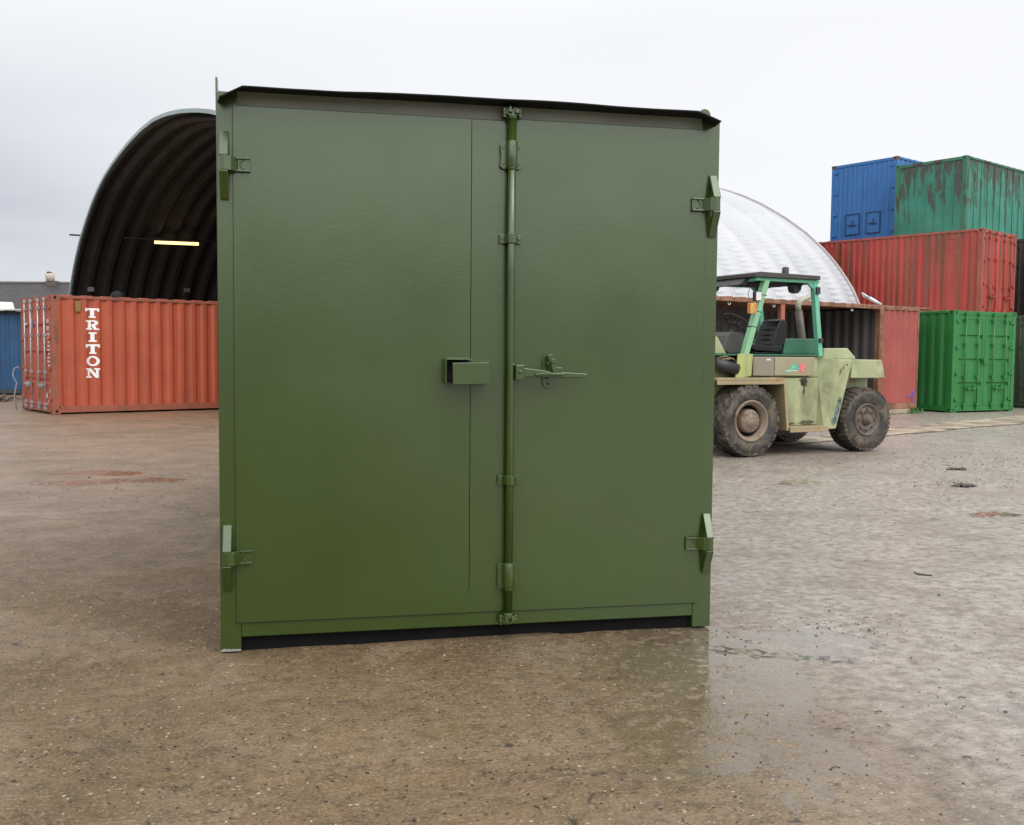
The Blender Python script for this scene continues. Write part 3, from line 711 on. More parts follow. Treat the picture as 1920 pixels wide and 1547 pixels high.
# faded stencil rows and stickers on the doors, too worn to read
for r_i in range(2):
    for q in range(2): dash(.26+q*.085, 1.98-r_i*.15, .05, .09).build('stencil_mark', SM[0], tri)
for r_i in range(9): dash(.22, 1.72-r_i*.085, .14+.03*math.sin(r_i*2.1), .035).build('stencil_mark', SM[0], tri)
for r_i in range(4): dash(.52, 1.70-r_i*.21, .10, .10).build('stencil_mark', SM[0], tri)
dash(1.95,1.96,.22,.06).build('stencil_mark', SM[0], tri); dash(1.50,1.90,.12,.2).build('sticker', SM[1], tri)
dash(.20,.46,.08,.08).build('sticker', SM[2], tri); dash(.40,.34,.12,.11).build('sticker', SM[0], tri); dash(.28,.20,.10,.08).build('sticker', SM[0], tri)
MB().box(.50,.62,.004,.014,2.24,2.47).build('plate', plain('rusty_plate',(.22,.13,.04),.7), tri)

# --- bright green small container at right
GR = weathered('bright_green_paint',(.012,.145,.026),rust=(.03,.09,.03),amt=.05,streak=(5,5,.6),rough=.42,fade=(.020,.168,.038),dirtamt=.25,dirt=(.015,.06,.02),speck=.15)
a_ = .2838; gx, gy = 16.3802+2.438*math.cos(a_), 17.5593+2.438*math.sin(a_)
gcon = container((gx,gy,0), a_+math.pi/2, 3.05, 2.438, 2.591, GR, 'bright green container with closed doors standing on the ground at right', name='shipping_container')
MB().box(-.07,-.045,1.14,1.32,1.30-.06,1.30+.09).build('lock_box', GR, gcon, bevel=.006)
# --- red container one level up
RD = weathered('faded_red_paint',(.37,.034,.025),rust=(.15,.058,.030),amt=.50,streak=(5.5,5.5,.16),rough=.5,fade=(.44,.060,.045),dirtamt=.9,dirt=(.13,.06,.03),dr=(.47,.62),speck=.4)
RDF = weathered('rusty_red_frame',(.28,.06,.04),rust=(.12,.055,.03),amt=.7,streak=(6,6,1.5),rough=.6)
a_ = .53
def at_end(x, y, a, W=2.438): return (x+W*math.cos(a), y+W*math.sin(a))
ox, oy = at_end(19.812,21.137,a_)
lower = container((ox,oy,0), a_+math.pi/2, 6.06, 2.438, 2.588, weathered('dull_maroon_paint',(.10,.025,.022),amt=.4), 'dull maroon container on the ground beneath the streaked red one', doors='panel')
redc = container((ox,oy,2.591), a_+math.pi/2, 6.06, 2.438, 2.591, RD, 'brown-streaked red container stacked under the blue and peeling green ones', fmat=RDF, doors='wide', sides='narrow', pitch=.20)
# flat plates breaking the corrugation on the long side
for x0, x1 in ((.56,1.10),(4.62,5.12)):
    f = MB(); f.box(x0,x1,2.438-.020,2.438-.006,.18,2.33); f.box(x0-.03,x0,2.438-.022,2.438-.002,.18,2.50); f.box(x1,x1+.03,2.438-.022,2.438-.002,.18,2.50); f.box(x0,x1,2.438-.022,2.438-.002,2.335,2.37)
    f.build('flat_panel', RD, redc)
# --- peeling teal green container, top level
TL = weathered('peeling_green_paint',(.022,.165,.112),rust=(.045,.045,.036),amt=.5,streak=(11,11,1.3),rough=.6,fade=(.04,.24,.165),dirtamt=.3,dirt=(.03,.05,.035),top=(-1.1,2.7),speck=.5)
TLF = weathered('peeling_green_frame',(.02,.13,.07),rust=(.04,.03,.025),amt=.7,streak=(6,6,1.5),rough=.6)
a_ = .476
tealc = container((20.876,23.453,5.185), a_, 6.06, 2.438, 2.591, TL, 'peeling dark-stained green container at the top right of the stack', fmat=TLF, doors='ribend', sides='rib', pitch=.46)
# --- blue container beside it
BL = weathered('blue_paint',(.022,.125,.34),rust=(.03,.06,.12),amt=.08,streak=(6,6,.5),rough=.5,fade=(.032,.155,.40),dirtamt=.25,dirt=(.02,.07,.18),speck=.45)
a_ = .38
bluec = container((20.305,26.37,5.43), .46, 6.06, 2.60, 2.85, BL, 'blue container with two hatches in its doors on top of the stack', fmat=BL, cmat=weathered('rusty_casting',(.08,.07,.06),amt=.8), doors='plank', bars=0)
for k in (0,1): container((20.305,26.37,k*2.72), .46, 6.06, 2.60, 2.715, plain('hidden_grey_paint',(.07,.07,.07),.6), ('plain grey container added on the ground as lower support for the blue one','plain grey container added as support directly beneath the blue one')[k])  # hidden supports added to hold up the blue container, itself scaled about the camera
for y0, y1, z0, z1 in ((.60,1.16,.30,1.05),(1.41,1.99,.30,1.05)):
    h = MB(); t = .035
    h.box(-.012,.012,y0,y1,z0,z0+t); h.box(-.012,.012,y0,y1,z1-t,z1); h.box(-.012,.012,y0,y0+t,z0+t,z1-t); h.box(-.012,.012,y1-t,y1,z0+t,z1-t)
    H_ = h.build('hatch', plain('dark_blue_edge',(.02,.05,.13),.6), bluec)
    q = MB(); q.bar((-.02,y0+.12,z0+.34),(-.02,y1-.10,z0+.36),.02,.03); q.box(-.03,.01,(y0+y1)/2-.03,(y0+y1)/2+.03,z0+.30,z0+.40); q.bar((-.02,y0+.3,z0+.4),(-.02,y0+.26,z0+.52),.02,.02)
    q.build('latch', plain('dark_blue_edge',(.02,.05,.13),.6), H_)
    MB().box(.004,.010,y0+t,y1-t,z0+t,z1-t).build('hatch_panel', BL, H_)
# --- two containers whose ends show at the right edge of the picture
DK = weathered('dark_brown_paint',(.022,.014,.014),amt=.2,rough=.6,fade=(.03,.018,.018))
OL = weathered('olive_paint',(.030,.045,.022),amt=.25,rough=.6,fade=(.045,.06,.03),dirtamt=.4)
container((23.35,21.9,2.591), .50, 6.06, 2.438, 2.591, DK, 'very dark container in the stack right of the red one, under the peeling green', doors='wide', bars=2)
container((20.45,18.9,0), .40, 6.06, 2.438, 2.591, OL, 'dull olive container at the right edge beside the bright green one', doors='wide', bars=2)
container((23.35,21.9,0), .50, 6.06, 2.438, 2.588, weathered('dull_grey_paint',(.06,.06,.055),amt=.4), 'dull grey container on the ground behind the olive one', doors='wide', bars=2)

# --- long container with its side cut open
OP_A = .412; OPR = weathered('pinkish_red_paint',(.27,.050,.040),rust=(.15,.055,.035),amt=.22,streak=(4,4,.8),rough=.55,fade=(.33,.075,.060),dirtamt=.25,dirt=(.2,.06,.04),speck=.5)
OPF = weathered('rusty_brown_frame',(.16,.060,.030),rust=(.09,.04,.022),amt=.8,streak=(8,8,3),rough=.65,fade=(.30,.16,.085))
INS = weathered('grimy_interior',(.075,.072,.07),rust=(.05,.04,.035),amt=.4,streak=(5,5,.6),rough=.6,dirtamt=.7)
opn = thing('open_sided_container', (8.77,14.67,.11), OP_A, 'long rusty-framed container with cut-open side behind the forklift', 'open container')
H = 2.515; XL, XR, XP = -4.2, 7.27, 5.64
f = MB()
f.box(XL,XR,0,.07,H-.085,H); f.box(XL,XR,2.36,2.43,H-.085,H); f.box(XL,XP+.15,0,.06,-.0,.15); f.box(XP+.1505,XR,.01,.07,0,.15); f.box(XL,XR,2.37,2.43,0,.15)
for x in (XL,XP-.01,XR-.06): f.box(x,x+(.16 if x < XR-.1 else .06),.002,.14,.151,H-.086); f.box(x,x+.14,2.29,2.428,.151,H-.086)
f.box(XL+.0,XL+.06,.141,2.289,H-.08,H-.002); f.box(XR-.062,XR-.002,.141,2.289,H-.08,H-.002)
f.build('frame', OPF, opn, bevel=.004)
MB().box(2.03,2.16,.012,.10,.151,H-.086).build('post', weathered('red_brown_post',(.25,.075,.04),amt=.3), opn)
corr_wall(MB(), XL+.1, XR-.1, .15, H-.085, 2.36, -1, 'x').build('back_wall', INS, opn, recalc=False)
corr_wall(MB(), XP+.155, XR-.062, .155, H-.087, .012, 1, 'x', pitch=.235, depth=.04).build('side_panel', OPR, opn, recalc=False)
corr_wall(MB(), .10, 2.30, .15, H-.085, XP+.10, -1, 'y').build('partition', INS, opn, recalc=False)
corr_wall(MB(), .14, 2.29, .15, H-.085, XR-.012, -1, 'y').build('end_wall', OPR, opn, recalc=False)
corr_wall(MB(), .14, 2.29, .15, H-.085, XL+.012, 1, 'y').build('end_wall', OPR, opn, recalc=False)
r = MB(); r.box(XL,XR,.07,2.36,H-.04,H-.01)
for k in range(28): x = XL+.12+k*.43; r.prism([(x,H-.012),(x+.06,H+.02),(x+.24,H+.02),(x+.3,H-.012)], .02, 2.4, 'y')
r.build('roof', OPF, opn); MB().box(XL+.1,XR-.1,.061,2.36,.10,.15).build('floor', plain('plywood_floor',(.05,.035,.02),.8), opn)
MB().box(XP-.04,XP+.15,-.004,.16,H-.118,H+.004).build('corner_casting', OPF, opn, bevel=.006)
for x in (.40,1.81,4.57):
    h = MB(); h.tube([(x+.035*math.cos(rad(t)),.035,H-.125+.035*math.sin(rad(t))) for t in range(160,381,20)], .008, 6); h.build('hook', plain('bright_hook',(.7,.7,.68),.4,.4), opn)
sc_m = MB()
for pts in ([(7.52,.42),(7.58,.37),(7.64,.40),(7.70,.36)],[(7.66,.30),(7.72,.42),(7.74,.55)],[(7.70,.44),(7.78,.50),(7.76,.30),(7.71,.22)]):
    sc_m.tube([(x-.66,-.004+.0,z-.08) for x,z in pts], .008, 5)
sc_m.build('paint_scribble', plain('blue_spray',(.08,.12,.60),.6), opn)
for x, lab in ((5.75,'pale concrete block under the corner post of the open container'),(6.55,'pale concrete block under the red side panel of the open container'),(-3.5,'pale concrete block under the far left end of the open container')):
    b = MB(); b.box(x-.35,x+.42,-.03,.25,0,.108)
    o = b.build('concrete_block', plain('block_concrete',(.30,.26,.17),.75,bump=.4,sc=9), bevel=.012); o.location = (8.77,14.67,0); o.rotation_euler = (0,0,OP_A); tag(o, lab, 'concrete block', 'blocks under the open container')
    o2 = b.build('concrete_block', plain('block_concrete',(.30,.26,.17),.75), bevel=.012); o2.location = (8.77-2.1*math.sin(OP_A),14.67+2.1*math.cos(OP_A),0); o2.rotation_euler = (0,0,OP_A)
    tag(o2, lab.replace('under','at the back under'), 'concrete block', 'blocks under the open container')
pp = MB(); pp.tube([(13.73,17.44,2.95),(13.93,17.38,2.82)], .026, 10); pp.tube([(13.91,17.385,2.83),(14.19,17.32,2.655)], .048, 10)
pp.tube([(13.78,17.48,2.89),(14.16,17.36,2.67)], .018, 8)
tag(pp.build('metal_pipe', plain('pale_steel_pipe',(.55,.60,.60),.4,.4)), 'pale metal pipe sticking up from the roof of the open container', 'pipe')
pp2 = MB()
for k in range(60):
    a = random.random()*6.28; x, y = 15.25+random.gauss(0,.12), 17.38+random.gauss(0,.05); pp2.bar((x,y,0),(x+.05*math.cos(a),y+.05*math.sin(a),random.uniform(.05,.14)),.012,.003)
tag(pp2.build('grass_tuft', plain('weed_green',(.06,.16,.03),.6)), 'small green weed tuft at the foot of the red panel', 'weed')

# ---------------------------------------------------------------- arched hangar
HC = (-3.827,25.727); HA = .426; HR = 11.861; HL = 17.785
prof_ = [(1,0),(.985,.13),(.945,.245),(.925,.272),(.886,.325),(.84,.383),(.787,.433),(.69,.496),(.596,.546),(.539,.570),(.476,.593),(.424,.607),(.316,.633),(.21,.652),(.074,.667),(0,.6705)]
def smooth_prof(n_=72):
    pts = [(-s,z) for s,z in prof_]+[(s,z) for s,z in prof_[::-1][1:]]
    for _ in range(2):
        pts = [pts[0]]+[((a[0]+2*b[0]+c[0])/4,(a[1]+2*b[1]+c[1])/4) for a,b,c in zip(pts,pts[1:],pts[2:])]+[pts[-1]]
    L = [0]
    for a,b in zip(pts,pts[1:]): L.append(L[-1]+math.hypot(b[0]-a[0],b[1]-a[1]))
    out_ = []
    for k in range(n_+1):
        t = L[-1]*k/n_; i = max(j for j in range(len(L)) if L[j] <= t+1e-9); i = min(i,len(pts)-2); q = (t-L[i])/(L[i+1]-L[i])
        out_.append((pts[i][0]+(pts[i+1][0]-pts[i][0])*q, pts[i][1]+(pts[i+1][1]-pts[i][1])*q))
    return out_
PR = smooth_prof()
def hangar_mat_out():
    m = Mat('white_crimped_sheet'); uv = m.n('ShaderNodeUVMap').outputs[0]
    sp = m.n('ShaderNodeSeparateXYZ'); m.l(uv, sp.inputs[0]); U, V = sp.outputs[0], sp.outputs[1]
    # U: metres along the building; V: metres round the arch. Fine crimps run across each arched sheet
    crimp = m.math('SINE', m.math('MULTIPLY', V, 2*math.pi/.20))
    fr_ = m.math('FRACT', m.math('DIVIDE', U, .86)); band = m.rng(m.math('ABSOLUTE', m.math('SUBTRACT', fr_, .5)), .12,.28,1,.15)
    panel = m.n('ShaderNodeTexWhiteNoise'); panel.noise_dimensions = '2D'
    cmb = m.n('ShaderNodeCombineXYZ'); m.l(m.math('FLOOR', m.math('DIVIDE', U, .86)), cmb.inputs[0]); m.l(m.math('FLOOR', m.math('DIVIDE', V, 2.4)), cmb.inputs[1]); m.l(cmb.outputs[0], panel.inputs[0])
    c = m.mix(panel.outputs[0], (.385,.395,.41), (.45,.455,.47))
    c = m.mix(m.math('MULTIPLY', m.rng(m.noise(.8,None,5,.6),.5,.7), .35), c, (.42,.41,.40))
    lap = m.rng(m.math('ABSOLUTE', m.math('SUBTRACT', fr_, .03)), 0,.022,1,0)
    c = m.mix(m.math('MULTIPLY', lap, .5), c, (.26,.245,.235))
    bolts = m.rng(m.math('ABSOLUTE', m.math('SUBTRACT', m.math('FRACT', m.math('DIVIDE', V, .55)), .5)), .0,.05,1,0)
    c = m.mix(m.math('MULTIPLY', m.math('MULTIPLY', bolts, m.rng(m.math('ABSOLUTE', m.math('SUBTRACT', fr_, .06)),0,.03,1,0)), .8), c, (.12,.10,.09))
    h = m.math('MULTIPLY', crimp, band)
    return m.set(c, .55, 0, h, .5, .03)
hang = thing('arched_hangar', (HC[0],HC[1],0), HA, 'large arched hangar with white ribbed roof and dark open mouth behind the containers', 'hangar')
HB = .12      # base lift from scaling the hangar about the camera, plinth added under it
def shell(off, amp, phase, nu, flip, x0=0., x1=HL, pitch=.86):
    mb = MB(); uvs = []; nv = len(PR)-1; arc = [0]
    for a,b in zip(PR,PR[1:]): arc.append(arc[-1]+math.hypot(b[0]-a[0],b[1]-a[1])*HR)
    def wave(x):
        t = ((x/pitch+phase) % 1)
        tri_ = abs(t*2-1)               # 0..1
        return max(-1,min(1,(tri_-.5)*4.2))
    for i in range(nu+1):
        x = x0+(x1-x0)*i/nu; w = amp*wave(x)
        for j,(s,z) in enumerate(PR):
            j0, j1 = max(0,j-1), min(nv,j+1); tx, tz = PR[j1][0]-PR[j0][0], PR[j1][1]-PR[j0][1]; l = math.hypot(tx,tz); nxn, nzn = -tz/l, tx/l
            mb.v.append((x, s*HR+nxn*(w+off), z*HR+HB+nzn*(w+off))); uvs.append((x,arc[j]))
    for i in range(nu):
        for j in range(nv):
            a = i*(nv+1)+j; q = [a,a+1,a+nv+2,a+nv+1]; mb.f.append(q if flip else q[::-1]); mb.mi.append(0); mb.sm.append(False)
    return mb, uvs
def set_uv(o, uvs):
    me = o.data; ul = me.uv_layers.new(name='UVMap')
    for lp in me.loops: ul.data[lp.index].uv = uvs[lp.vertex_index]
mo, uo = shell(.0, .035, .0, 248, True); o = mo.build('outer_shell', hangar_mat_out(), hang, recalc=False); set_uv(o,uo)
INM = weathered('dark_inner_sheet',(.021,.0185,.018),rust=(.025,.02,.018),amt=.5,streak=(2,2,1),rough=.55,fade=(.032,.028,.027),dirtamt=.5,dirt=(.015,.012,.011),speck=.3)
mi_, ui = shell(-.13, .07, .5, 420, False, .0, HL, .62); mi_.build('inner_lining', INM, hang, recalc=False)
def nrm(j):
    j0, j1 = max(0,j-1), min(len(PR)-1,j+1); tx, tz = PR[j1][0]-PR[j0][0], PR[j1][1]-PR[j0][1]; l = math.hypot(tx,tz); return -tz/l, tx/l
def P(s,z,n,o,x): return (x, s*HR+n[0]*o, z*HR+HB+n[1]*o)
for xa, xb in ((-.05,.02),(HL-.02,HL+.05)):
    rim = MB()
    for j in range(len(PR)-1):
        (s0,z0),(s1,z1) = PR[j],PR[j+1]; n0, n1 = nrm(j), nrm(j+1)
        vs_ = [P(s0,z0,n0,.035,xa),P(s1,z1,n1,.035,xa),P(s1,z1,n1,-.07,xa),P(s0,z0,n0,-.07,xa),P(s0,z0,n0,.035,xb),P(s1,z1,n1,.035,xb),P(s1,z1,n1,-.07,xb),P(s0,z0,n0,-.07,xb)]
        rim.add(vs_, [(0,1,2,3),(7,6,5,4),(0,4,5,1),(2,6,7,3)])
    rim.build('edge_trim', plain('pale_teal_trim',(.30,.38,.365),.5,0,.1,1) if xa < 0 else plain('pinkish_trim',(.40,.36,.35),.6,0,.1,1), hang)
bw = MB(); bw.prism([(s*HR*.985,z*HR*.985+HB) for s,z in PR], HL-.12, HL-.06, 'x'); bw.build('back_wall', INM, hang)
for s in (-1,1): MB().box(-.05,HL+.05,s*HR-.22,s*HR+.12,-.1,HB+.02).build('added_plinth', plain('grey_concrete',(.25,.24,.22),.8,bump=.3), hang)
MB().box(HL-1.0,HL+.08,-.35,.35,HR*.6705+HB+.02,HR*.6705+HB+.13).build('ridge_cap', plain('dull_grey_metal',(.30,.32,.33),.5), hang)
for x, s, z in ((.6,.905,.30),(1.9,.935,.255),(4.2,.90,.31),(3.0,.955,.21),(5.5,.95,.22)):
    MB().box(x-.09,x+.09,s*HR-.62,s*HR-.40,z*HR+HB-.08,z*HR+HB+.08).build('wall_fitting', plain('grey_fitting',(.22,.19,.17),.6), hang)
HM = Matrix.Translation((HC[0],HC[1],0)) @ Matrix.Rotation(HA,4,'Z')

# house beyond
SLT = plain('dark_slate',(.030,.026,.025),.6,0,.3,1.2,bump=.5)
hs = thing('house', (-22,58.6,0), -.21, 'grey slate-roofed house with a chimney beyond the hangar at far left', 'house')
b = MB(); b.box(-8,8.6,0,9,0,3.1); b.build('wall', plain('grey_render',(.30,.29,.27),.8), hs)
rr_ = MB(); e0 = 2.75
rr_.add([(-8.4,-.4,e0),(9.6,-.4,e0),(8.75,4.3,5.5),(-8.4,4.3,5.5),(9.6,9.4,e0),(-8.4,9.4,e0)], [(0,1,2,3),(3,2,4,5),(1,4,2),(0,3,5),(0,5,4,1)])
rf_ = rr_.build('roof', SLT, hs)
rd = MB(); rd.tube([(-8.4,4.3,5.5),(8.75,4.3,5.5)], .09, 8); rd.build('ridge', plain('ridge_tile',(.10,.085,.08),.7), rf_)
ch = MB(); ch.box(6.05,6.75,4.0,4.7,5.2,5.62); CH = ch.build('chimney', plain('dark_brick',(.10,.075,.065),.8), hs)
cp_ = MB(); cp_.tube([(6.30,4.2,5.60),(6.24,4.2,6.08)], [.24,.27], 14); cp_.build('chimney_pot', plain('cream_clay_pot',(.42,.37,.30),.8), CH)
cw = MB(); cw.tube([(6.24,4.2,6.08),(6.26,4.2,6.19)], [.2,.12], 12); cw.build('cowl', plain('black_cowl',(.02,.02,.02),.6), CH)

# blue shed at the left edge
BS = weathered('dull_blue_sheet',(.012,.058,.14),rust=(.02,.03,.04),amt=.15,streak=(4,4,.4),rough=.5,fade=(.018,.078,.18),dirtamt=.5,dirt=(.012,.03,.05))
bs = container((-14.6,29.9,0), -.20, 6.6, 2.44, 2.56, BS, 'dark blue corrugated container at the left edge behind the lettered one', fmat=plain('dark_rail',(.03,.04,.05),.6), doors='panel')
wp = MB(); wp.prism([(-.55,0),(.62,0),(.52,.30),(-.55,.34)], -.04, .04, 'y')
o = wp.build('white_panel', plain('white_board',(.80,.77,.66),.5), bevel=.01); o.location = (-9.15,29.3,2.58); o.rotation_euler = (rad(-12),0,-.2)
tag(o, 'cream white board leaning on top of the dark blue container', 'board')
tarp = MB(); tarp.grid(lambda u,v: (-9.4+1.5*u, 28.62-.3*u+v*.9, 2.60+.05*noise.noise(Vector((u*6,v*4,1)))+.05*v), 20, 8)
tag(tarp.build('tarpaulin', plain('grey_tarp',(.30,.31,.31),.5), recalc=False, solid=.03), 'grey sheet folded along the top edge of the dark blue container', 'tarpaulin')
ps = MB(); ps.box(-.05,.05,-.05,.05,-.05,2.25); ps.box(-.09,.09,-.07,.07,1.0,1.08)
o = ps.build('steel_post', weathered('rusty_post',(.16,.06,.04),amt=.6), bevel=.006); o.location = (-8.43,26.75,0); tag(o, 'thin rusty post at the extreme left edge of the yard', 'post')
hz = MB(); hz.tube([(-6.25,20.40,0),(-6.30,20.42,.30),(-6.24,20.43,.62),(-6.33,20.45,.80),(-6.30,20.47,.95),(-6.22,20.47,1.0),(-6.18,20.47,.93)], .014, 8)
tag(hz.build('hose', plain('pale_hose',(.30,.30,.31),.5)), 'pale looped hose hanging behind the barred door end of the lettered container', 'hose')
wj = MB()
for k in range(12): wj.bar((-7.2-random.random()*1.2,23.5+random.random()*2,.03),(-7.2-random.random()*1.2,23.6+random.random()*2,.05+random.random()*.12),.05,.03)
tag(wj.build('scrap_timber', plain('scrap_wood',(.13,.10,.07),.8)), 'scattered scrap timber on the ground by the dark blue container', 'scrap wood')
# black tub on the lettered container's roof
tb = MB(); tb.lathe([(.17,0),(.165,.06),(.14,.12),(.09,.155),(.06,.165),(.055,.185),(.0,.19)], (0,0,0), 20, axis='z')
o = tb.build('tub', plain('black_plastic',(.008,.008,.009),.6,spec=.2)); o.location = (-4.966+1.72*math.cos(.499)-.9*math.sin(.499), 18.314+1.72*math.sin(.499)+.9*math.cos(.499), 2.60); tag(o, 'upturned black tub on the roof of the lettered container', 'tub')
# tie cable across the hangar mouth with a lit tube lamp
CB0, CB1 = Vector((-7.559,33.869,5.536)), Vector((-2.93,34.543,5.542))
cdir = (CB1-CB0).normalized()
cb = MB(); cb.tube([CB0-cdir*.35, CB0+(CB1-CB0)*.5-Vector((0,0,.03)), CB0+cdir*9.5+Vector((0,0,.01))], .032, 8)
tag(cb.build('tie_bar', plain('dark_steel_bar',(.03,.03,.03),.5)), 'thin dark horizontal bar running across the hangar mouth', 'tie bar')
LA, LB = Vector((-5.072,34.263,5.40)), Vector((-3.501,34.448,5.405))
def glow():
    m = Mat('lit_tube'); m.set((.9,.8,.5), .4); m.b.inputs['Emission Color'].default_value = (1,.66,.24,1); m.b.inputs['Emission Strength'].default_value = 2.6; return m.m
lp = thing('tube_lamp', LA.lerp(LB,.5), math.atan2(LB.y-LA.y,LB.x-LA.x), 'lit warm-white fluorescent tube hanging in the mouth of the hangar', 'lamp')
t_ = MB(); t_.tube([(-.78,0,0),(.78,0,0)], .055, 12); t_.build('tube', glow(), lp)
t_ = MB(); t_.box(-.80,.80,-.05,.05,.062,.10); t_.box(-.82,-.785,-.05,.05,-.05,.0615); t_.box(.785,.82,-.05,.05,-.05,.0615); t_.bar((-.6,0,.10),(-.6,0,.15),.02,.02,(1,0,0)); t_.bar((.6,0,.10),(.6,0,.15),.02,.02,(1,0,0))
t_.build('housing', plain('dark_steel_bar',(.03,.03,.03),.5), lp)

# ---------------------------------------------------------------- forklift
FG = weathered('pale_green_machine_paint',(.255,.285,.135),rust=(.11,.06,.03),amt=.26,streak=(3,3,1.4),rough=.5,fade=(.38,.40,.235),dirtamt=.75,dirt=(.105,.10,.045),patch=1.8,speck=.7)
FT = weathered('teal_guard_paint',(.10,.40,.25),rust=(.10,.06,.03),amt=.10,streak=(5,5,1.5),rough=.45,fade=(.17,.46,.30),dirtamt=.3,dirt=(.05,.16,.09),speck=.6)
FD = weathered('dark_teal_hood_paint',(.018,.095,.05),rust=(.06,.04,.02),amt=.35,streak=(4,4,2),rough=.5,fade=(.035,.16,.09),speck=.6)
FBG = weathered('beige_cover_paint',(.27,.235,.135),rust=(.16,.11,.06),amt=.08,streak=(3,3,2),rough=.5,fade=(.32,.30,.19),dirtamt=.4,dirt=(.2,.16,.09))
FBR = weathered('brown_grey_cover_paint',(.20,.165,.125),rust=(.10,.07,.05),amt=.1,rough=.55,dirtamt=.3)
FRN = weathered('worn_running_board',(.27,.215,.115),rust=(.20,.11,.05),amt=.4,streak=(3,3,3),rough=.6,fade=(.32,.25,.14),speck=.9)
BLP = plain('black_machine_part',(.018,.018,.018),.45,0,.3)
VIN = plain('black_vinyl',(.006,.006,.007),.30,0,.2,14,spec=.35)
def tyre_mat():
    m = Mat('muddy_rubber'); n1 = m.noise(4.5,None,6,.7,.8); sp = m.n('ShaderNodeSeparateXYZ'); m.l(m.pos, sp.inputs[0])
    c = m.mix(m.rng(m.noise(16,None,4,.6),.35,.65), (.012,.011,.010), (.032,.027,.022))
    c = m.mix(m.rng(n1,.44,.62,0,.85), c, (.135,.105,.072))
    return m.set(c, m.rng(n1,.4,.6,.45,.75), 0, m.noise(30), .4, .006)
TY = tyre_mat()
MUDR = weathered('muddy_rim',(.17,.130,.090),rust=(.09,.045,.025),amt=.5,streak=(4,4,4),rough=.65,fade=(.23,.18,.13))
DKR = weathered('dark_muddy_rim',(.085,.068,.052),rust=(.05,.035,.025),amt=.5,streak=(4,4,4),rough=.6,fade=(.13,.10,.08))
fk = thing('forklift', (6.492,8.038,0), .25, 'old pale green open-cab forklift truck with muddy tyres standing right of the green store', 'forklift')
def wheel(x, y, R, w, rimr, front, side, lugs, parent):
    """side=+1: outer face towards -y"""
    E_ = bpy.data.objects.new('wheel', None); COL.objects.link(E_); E_.parent = parent; E_.location = (x,y,R-.012)
    if side < 0: E_.rotation_euler = (0,0,math.pi)
    h = w/2; t = MB()
    t.lathe([(rimr,-h+.03),(rimr+.02,-h+.008),(rimr+.05,-h),(rimr+(R-rimr)*.45,-h-.012),(rimr+(R-rimr)*.75,-h-.002),(R-.035,-h+.018),(R-.022,-h+.035),(R-.018,-h*.5),(R-.012,0),(R-.018,h*.5),(R-.022,h-.035),(R-.05,h-.01),(rimr+.05,h),(rimr,h-.03),(rimr,-h+.03)], (0,0,0), 56)
    n_ = lugs
    for k in range(n_):
        for sgn in (-1,1):
            a0 = 2*math.pi*(k+(.5 if sgn > 0 else 0))/n_
            pts = []
            if front:   # chunky angled blocks reaching over the shoulder
                segs = ((.02,h*.30,.0),(h*.34,h*.72,.10),(h*.76,h*1.02,.22))
            else:
                segs = ((.01,h*.42,.0),(h*.46,h*1.0,.02))
            for (ya,yb,da) in segs:
                half = (2*math.pi/n_)*(.36 if front else .40)
                vs_ = []
                for (yy,db) in ((ya,da),(yb,da+(.10 if front else .0))):
                    rb = R-.03-(.03 if yy > h*.95 else 0); rt = R+.002-(.020 if yy > h*.9 else 0)
                    for aa in (-half,half):
                        for rr in (rb,rt): a = a0+db+aa; vs_.append((rr*math.cos(a), sgn*yy, rr*math.sin(a)))
                t.add(vs_, [(0,1,3,2),(4,6,7,5),(0,4,5,1),(2,3,7,6),(1,5,7,3),(0,2,6,4)])
    t.build('tyre', TY, E_)
    r = MB(); rm = MUDR if front else DKR
    if front:
        r.lathe([(rimr+.012,-h+.02),(rimr+.002,-h-.004),(rimr-.022,-h+.004),(rimr-.030,-h+.035),(rimr-.055,-h+.045),(rimr-.065,-h+.10)], (0,0,0), 48); r.build('rim', rm, E_); d_ = MB(); d_.lathe([(rimr-.060,-h+.099),(rimr-.075,-h+.24),(.0,-h+.24)], (0,0,0), 40); d_.build('wheel_disc', BLP, E_)
        hb_ = MB(); hb_.lathe([(.165,-h+.24),(.165,-h+.05),(.155,-h+.03),(.15,-h+.022),(.075,-h+.018),(.072,-h+.010),(.0,-h+.008)], (0,0,0), 36)
        for k in range(14): a = 2*math.pi*k/14; hb_.tube([(.128*math.cos(a),-h+.022,.128*math.sin(a)),(.128*math.cos(a),-h+.008,.128*math.sin(a))], .011, 6, smooth=False)
        hb_.build('hub', MUDR, E_)
    else:
        r.lathe([(rimr+.010,-h+.02),(rimr+.002,-h-.006),(rimr-.016,-h+.0),(rimr-.026,-h+.03),(rimr-.05,-h+.04),(rimr-.07,-h+.02),(.13,-h+.012),(.11,-h+.03),(.0,-h+.03)], (0,0,0), 48); r.build('rim', rm, E_)
        hb_ = MB(); hb_.lathe([(.085,-h+.03),(.080,-h-.01),(.05,-h-.035),(.045,-h-.06),(.03,-h-.065),(.0,-h-.066)], (0,0,0), 24)
        for k in range(8): a = 2*math.pi*k/8; hb_.tube([(.155*math.cos(a),-h+.016,.155*math.sin(a)),(.155*math.cos(a),-h-.012,.155*math.sin(a))], .017, 6, smooth=False)
        hb_.build('hub', DKR, E_)
    return E_
WDT = 1.95
wheel(-.035,.20,.505,.40,.285,True,1,22,fk); wheel(2.13,.17,.480,.34,.235,False,1,40,fk)
wheel(-.035,WDT-.20,.505,.40,.285,True,-1,22,fk); wheel(2.13,WDT-.17,.480,.34,.235,False,-1,40,fk)
